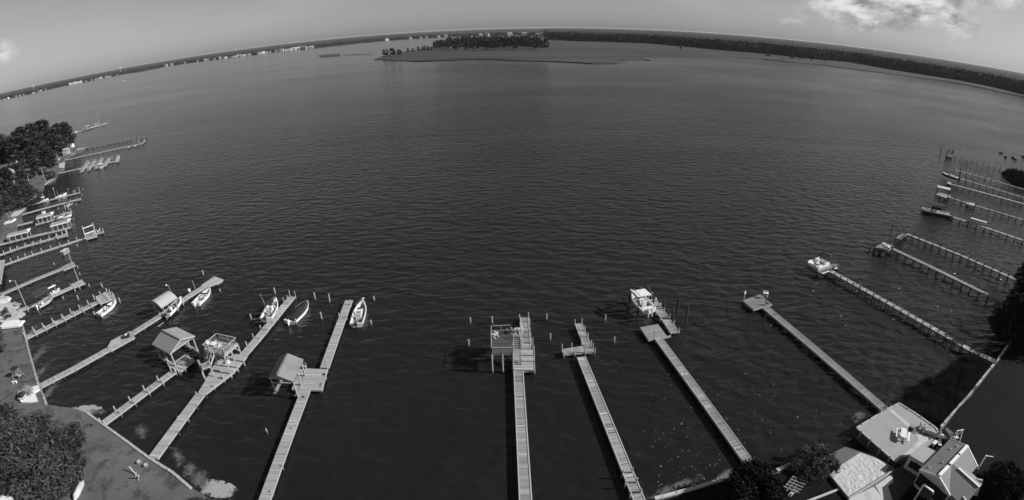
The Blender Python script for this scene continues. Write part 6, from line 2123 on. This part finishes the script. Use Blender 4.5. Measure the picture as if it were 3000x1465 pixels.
# pines on the left shore
GP = 'pines on the wooded point'
pine_spots = [((172, 478), (128, 375)), ((207, 440), (188, 357)), ((188, 445), (160, 362)), ((150, 470), (92, 358)), ((120, 480), (70, 366)), ((95, 490), (55, 372)), ((60, 500), (20, 400)), ((30, 500), (-5, 405)),
              ((140, 500), (110, 412)), ((110, 520), (80, 430)),   ((160, 505), (140, 432)),
              ((40, 580), (5, 490)), ((10, 590), (-25, 500)), ((195, 450), (176, 395)), ((170, 460), (150, 400)), ((130, 455), (105, 380)), ((100, 460), (75, 385)), ((65, 470), (40, 385)), ((20, 470), (0, 392)), ((185, 430), (210, 372))]
plab = ['dark tall pine with a layered crown on the wooded point', 'dark broad pine in the thick of the pine wood', 'dark pine with a flat ragged top in the pine wood']
for k, (b_, t_) in enumerate(pine_spots):
    stand(PINE[k % 3], b_, 20, plab[k % 3], top=t_, group=GP, name='pine_tree', sw=1.0)
for k, (px, h) in enumerate([((10, 625), 9), ((-15, 650), 10), ((85, 578), 6), ((-20, 690), 7), ((60, 588), 7), ((25, 575), 9), ((70, 545), 8)]):
    stand(OAK[k % 2], px, 12, 'dark rounded broadleaf tree in the gardens below the pine wood', h=h, group='broadleaf trees below the pine wood', name='broadleaf_tree')
for k, px in enumerate([(48, 612), (70, 605), (92, 600), (30, 600), (105, 575), (150, 522)]):
    stand(SHRUB[k % 2], px, 3, 'round garden bush near the sandy bank', h=3.2, group='bushes on the sandy bank', name='bush', cat='bush')
# right: black evergreens
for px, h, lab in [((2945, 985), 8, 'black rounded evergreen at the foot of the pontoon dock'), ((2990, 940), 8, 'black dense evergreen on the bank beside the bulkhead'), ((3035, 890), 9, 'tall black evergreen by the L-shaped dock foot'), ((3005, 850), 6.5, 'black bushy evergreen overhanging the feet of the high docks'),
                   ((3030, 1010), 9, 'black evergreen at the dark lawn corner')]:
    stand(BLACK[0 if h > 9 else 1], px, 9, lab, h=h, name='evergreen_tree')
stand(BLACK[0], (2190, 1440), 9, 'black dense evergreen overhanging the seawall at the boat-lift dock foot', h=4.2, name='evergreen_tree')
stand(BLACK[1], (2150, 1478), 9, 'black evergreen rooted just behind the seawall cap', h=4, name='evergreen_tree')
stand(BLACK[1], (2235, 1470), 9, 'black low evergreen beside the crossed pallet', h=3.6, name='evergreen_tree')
for k, (px, h) in enumerate([(C7(1790, 790), 1.6), (C7(1930, 790), 1.8), (C7(1700, 880), 1.2), (C7(1880, 910), 1.7), (C7(2040, 870), 1.3), (C7(1800, 970), 1.2)]):
    stand(SHRUB[k % 2], px, 3, 'spreading leafy waterside shrub beside the beach', h=h, group='leafy shrubs by the beach', name='waterside_shrub', cat='shrub', z=.9 if k < 2 else 1.0)
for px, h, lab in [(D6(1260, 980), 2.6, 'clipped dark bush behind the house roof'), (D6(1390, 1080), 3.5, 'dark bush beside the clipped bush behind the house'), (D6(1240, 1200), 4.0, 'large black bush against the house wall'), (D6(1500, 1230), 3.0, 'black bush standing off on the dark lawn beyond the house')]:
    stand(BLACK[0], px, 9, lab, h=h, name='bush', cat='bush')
for k, px in enumerate([(580, 1484), (610, 1490), (640, 1488), (672, 1490)]):
    stand(SHRUB[k % 2], px, 3, 'low leafy bush at the water edge by the pale sand', h=1.1, group='low bushes by the pale sand', name='bush', cat='bush', z=.6)


M_reed = mat('dark_reed_blades', .075, .8, .4, .6, tint=True, spec=.1)


# reeds in the shallow corner between terrace and dark lawn
def reeds(poly, n, name, label, hmin=.8, hmax=1.8, m=None, z=0.0, seed=5, w=.05):
    rng = np.random.default_rng(seed)
    P = np.array([G(p, .3).xy for p in poly])
    lo, hi = P.min(0), P.max(0)
    pts = []
    while len(pts) < n:
        q = rng.uniform(lo, hi, (n, 2))
        ins = np.zeros(len(q), bool)
        for i in range(len(P)):
            a, b = P[i], P[i - 1]
            ins ^= ((a[1] > q[:, 1]) != (b[1] > q[:, 1])) & (q[:, 0] < (b[0] - a[0]) * (q[:, 1] - a[1]) / (b[1] - a[1] + 1e-12) + a[0])
        pts += list(q[ins])
    q = np.array(pts[:n])
    lump = np.sin(q[:, 0] * 1.3) * np.sin(q[:, 1] * 1.7 + 1) + .6 * np.sin(q[:, 0] * 2.9 + q[:, 1] * 2.3)
    q = q + rng.normal(size=(n, 2)) * .35 + np.stack([np.sin(q[:, 1] * 2.1), np.cos(q[:, 0] * 1.9)], 1) * .5
    h = rng.uniform(hmin, hmax, n) * np.clip(1 + .45 * lump, .35, 1.7)
    th = rng.uniform(0, 2 * math.pi, n)
    ln = rng.normal(size=(n, 2)) * .35
    dx, dy = np.cos(th) * w, np.sin(th) * w
    v = np.zeros((n, 3, 3))
    v[:, 0] = np.stack([q[:, 0] - dx, q[:, 1] - dy, np.full(n, z)], 1)
    v[:, 1] = np.stack([q[:, 0] + dx, q[:, 1] + dy, np.full(n, z)], 1)
    v[:, 2] = np.stack([q[:, 0] + ln[:, 0], q[:, 1] + ln[:, 1], z + h], 1)
    me = bpy.data.meshes.new(name)
    me.from_pydata(v.reshape(-1, 3).tolist(), [], np.arange(3 * n).reshape(-1, 3).tolist())
    me.materials.append(m)
    at = me.attributes.new('tint', 'FLOAT', 'FACE')
    at.data.foreach_set('value', rng.uniform(.5, 1.4, n).astype(np.float32))
    ob = bpy.data.objects.new(name, me)
    COL.objects.link(ob)
    tag(ob, label, 'reeds', kind='stuff')


reeds([C8(1000, 440), C8(1130, 350), C8(1230, 270), C8(1400, 200), C8(1500, 90), C8(1620, 30), C8(1760, 60), C8(1790, 95), C8(1700, 205), C8(1590, 345), C8(1490, 455), C8(1345, 615), C8(1310, 625), C8(1130, 505)], 26000, 'dark_reeds',
      'dense dark reeds filling the shallow corner beside the terrace', .7, 1.7, M_reed)
reeds([C6(1185, 375), C6(1280, 360), C6(1420, 395), C6(1420, 530), C6(1320, 495), C6(1230, 420)], 9000, 'marsh_spit', 'dark reedy spit of marsh beside the thin dark docks', 1.0, 2.4, M_leaf_k, w=.12, seed=6)
sheet('mud_spit', [G(p, .1).xy for p in (C6(1190, 380), C6(1280, 362), C6(1420, 400), C6(1420, 526), C6(1320, 490), C6(1235, 418))], .12, M_mud)
for x, y in [(1155, 168), (1215, 215), (1280, 218), (1315, 240), (1392, 210)]:
    p = G(C6(x, y), .1)
    rk = MB()
    for k in range(4):
        rk.tube([(p.x + RND.uniform(-1, 1), p.y + RND.uniform(-1, 1), -.4), (p.x + RND.uniform(-1, 1), p.y + RND.uniform(-1, 1), RND.uniform(.4, .9))], [RND.uniform(.6, 1.0), .3], 6)
    solid('reef_rock', rk, M_pile_dark, 'low dark rock awash beyond the tall-pilinged outermost dock', 'rock', 'rocks beyond the outermost dock')

for k, (x, y, h) in enumerate([(1050, 400, 1.3), (1160, 350, 1.7), (1215, 300, 1.9), (1330, 240, 1.5), (1440, 180, 1.8), (1530, 90, 1.6), (1280, 400, 1.4), (1400, 330, 1.6), (1560, 200, 1.7), (1180, 480, 1.2), (1300, 540, 1.3), (1640, 110, 1.5)]):
    stand(BLACK[k % 2], C8(x, y), 9, 'low black marsh bush among the dark reeds', h=h, z=.1, group='marsh bushes in the reeds', name='marsh_bush', cat='bush', sw=1.1)

# white flecks on the near water, painting sun glints as well as foam
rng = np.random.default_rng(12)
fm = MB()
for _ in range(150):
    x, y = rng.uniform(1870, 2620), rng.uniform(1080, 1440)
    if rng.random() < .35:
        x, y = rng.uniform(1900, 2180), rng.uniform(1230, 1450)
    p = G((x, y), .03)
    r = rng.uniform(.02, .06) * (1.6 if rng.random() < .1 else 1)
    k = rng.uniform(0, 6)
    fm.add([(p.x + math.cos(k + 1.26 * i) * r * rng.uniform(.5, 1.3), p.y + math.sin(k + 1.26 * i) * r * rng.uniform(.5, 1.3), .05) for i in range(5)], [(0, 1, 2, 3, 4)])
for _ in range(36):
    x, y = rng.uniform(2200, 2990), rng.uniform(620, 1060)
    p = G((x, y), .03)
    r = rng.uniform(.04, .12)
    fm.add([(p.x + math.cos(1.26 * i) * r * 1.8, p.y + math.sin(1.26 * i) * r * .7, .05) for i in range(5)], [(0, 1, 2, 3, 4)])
solid('glint_flecks', fm, M_white, 'white flecks painting sun glints and foam on the dark water off the beach', 'glint flecks', kind='stuff')

# ================================================================ FAR HOUSES
M_farwall = mat('dull_pale_siding', .38, .8)


def far_house(px, w, h, label, group, rz=None, m=None, d_=None):
    p = G(px, .5)
    if px[0] < 1610:
        az = math.atan2(p.x, p.y)
        p = Vector(pol(az, float(np.interp(az, fb_az, fb_r)) + RND.uniform(10, 45), .5))
    rz = rz if rz is not None else -math.atan2(p.x, p.y) + RND.uniform(-.5, .5)
    w, h = w * .72, h * .8
    T = Thing('shore_house', label, 'house', (p.x, p.y, .4), group, rz)
    dp = d_ or w * .7
    T.part('wall', MB().box((0, 0, 0), (w, dp, h * .62)), m or M_white, local=True)
    T.part('roof', MB().add([(-w * .55, -dp * .56, h * .62), (w * .55, -dp * .56, h * .62), (w * .55, dp * .56, h * .62), (-w * .55, dp * .56, h * .62), (-w * .55, 0, h), (w * .55, 0, h)],
                            [(3, 2, 1, 0), (0, 1, 5, 4), (2, 3, 4, 5), (1, 2, 5), (3, 0, 4)]), M_conc if m is not M_farwall and RND.random() < .6 else M_shingle, local=True)
    for x in (-.28, 0, .28):
        T.part('window', MB().box((x * w, -dp / 2 - .05, h * .22), (w * .1, .12, h * .2)), M_glass, local=True)


fr = random.Random(8)
for x in range(528, 615, 17):
    far_house(Z1(x, 638 - (x - 528) * .19), 17, 15, 'white townhouse in the even row across the bay', 'white townhouse row')
for xs, lab, grp, sz in [([(5, 757), (25, 751), (40, 748), (62, 744), (120, 728), (150, 717), (178, 711), (245, 692), (255, 690), (292, 682), (310, 684), (342, 669)], 'pale house at the foot of the woods below the water tower across the bay', 'houses below the water tower', 15),
                         ([(650, 611), (690, 596), (720, 595), (735, 593), (752, 590), (770, 588), (800, 578), (815, 577), (830, 577), (760, 570), (735, 578), (880, 557)], 'pale house in the cluster beside the white townhouse row', 'houses beside the townhouse row', 18),
                         ([(1243, 505), (1258, 502), (1298, 496)], 'white house standing by itself on the bank across the bay', 'lone houses on the far bank', 26),
                         ([(1395, 480), (1490, 463), (1550, 460), (1570, 456), (1620, 452), (1662, 446)], 'dull grey house on the far bank among trees', 'grey far houses', 22),
                         ([(1695, 440), (1710, 438), (1743, 433), (1760, 431), (1775, 431), (1795, 425), (1800, 423), (1820, 423), (1832, 422), (1850, 419), (1878, 417), (1890, 415)], 'white waterfront house in the long settlement on the far shore', 'far settlement houses', 22),
                         ([(1950, 405), (1965, 404), (1990, 400), (2015, 399), (2040, 396), (2082, 391), (2110, 388), (2130, 385), (2160, 381), (2175, 378), (2200, 377), (2222, 372)], 'pale waterfront house in the middle of the far settlement', 'middle far houses', 24),
                         ([(2252, 373), (2268, 371), (2285, 368), (2300, 365), (2328, 362), (2342, 361), (2358, 360)], 'white waterfront house at the end of the far settlement near the marsh', 'end far houses', 26)]:
    for x, y in xs:
        s = sz * fr.uniform(.6, 1.15)
        far_house(Z1(x, y), s, s * .75, lab, grp, m=M_concd if 'grey' in lab else (M_white if fr.random() < .4 else M_farwall))
for x, y, s, lab in [(345, 313, 30, 'large white house on the far bank beyond the island'), (522, 301, 24, 'tall white house on the far bank beyond the island'), (600, 299, 20, 'dull house beside the tall white house on the far bank'), (645, 292, 24, 'grey gabled house on the far bank beyond the island'),
                     (735, 287, 24, 'grey house among far trees beyond the island'), (790, 284, 34, 'tall pale house on the far bank behind the island'), (1050, 266, 30, 'small pale house above the far creek'), (1100, 265, 34, 'small grey house above the far creek'),
                     (1270, 261, 40, 'low pale house on the creek shore'), (1380, 266, 40, 'long white house on the creek shore'), (1480, 267, 30, 'little pale house near the creek mouth'), (1530, 268, 40, 'low pale house near the creek mouth'), (1765, 300, 14, 'white house peeping over the wood')]:
    far_house(Z2(x, y), s, s * .6, lab, None, m=M_white if 'white' in lab and 'large' in lab else M_farwall)
far_house(Z3(2545, 672), 16, 9, 'white house at the edge of the long mainland wood', None)
p = G(Z2(983, 285), .2)
T = Thing('marker_buoy', 'bright white round buoy in the far creek', 'buoy', p)
T.part('float', MB().tube([p, p + ZR * 2, p + ZR * 5, p + ZR * 7, p + ZR * 8], [2, 4, 4.5, 3, .5], 10), M_white, smooth=True)
T.part('ring', MB().tube([p + ZR * 3.2, p + ZR * 4], 4.8, 10), M_conc)
for px, lab in [(Z1(250, 648), 'white water tower above the woods and small houses'), (Z1(905, 508), 'white water tower above the woods past the townhouse row')]:
    d_ = ray(px[0], px[1])
    r = 5200
    hd = math.hypot(d_.x, d_.y)
    x, y = d_.x / hd * r, d_.y / hd * r
    zt = CAM_H + d_.z / hd * r + 4
    zt = max(zt, 30)
    T = Thing('water_tower', lab, 'water tower', (x, y, 0))
    T.part('stem', MB().tube([(x, y, 0), (x, y, zt - 8)], [2, 1.4], 10), M_conc)
    T.part('tank', MB().tube([(x, y, zt - 10), (x, y, zt - 7), (x, y, zt - 3), (x, y, zt), (x, y, zt + 1)], [2, 6, 6.5, 4, 1], 14), M_white, smooth=True)

# ---------------------------------------------------------------- air: thin haze over the whole bay
HAZE = 2.6e-5
hz = MB().box((0, 18000, -2), (110000, 84000, CAM_H + 4))
m = bpy.data.materials.new('haze_air')
m.use_nodes = True
t = NT(m.node_tree)
v = t.n('ShaderNodeVolumePrincipled')
v.inputs['Color'].default_value = (.9, .9, .9, 1)
v.inputs['Density'].default_value = HAZE
v.inputs['Anisotropy'].default_value = .1
o = t.n('ShaderNodeOutputMaterial')
t.put(o.inputs['Volume'], v.outputs[0])
solid('haze', hz, m, 'thin pale haze lying over the bay', 'haze', kind='stuff')
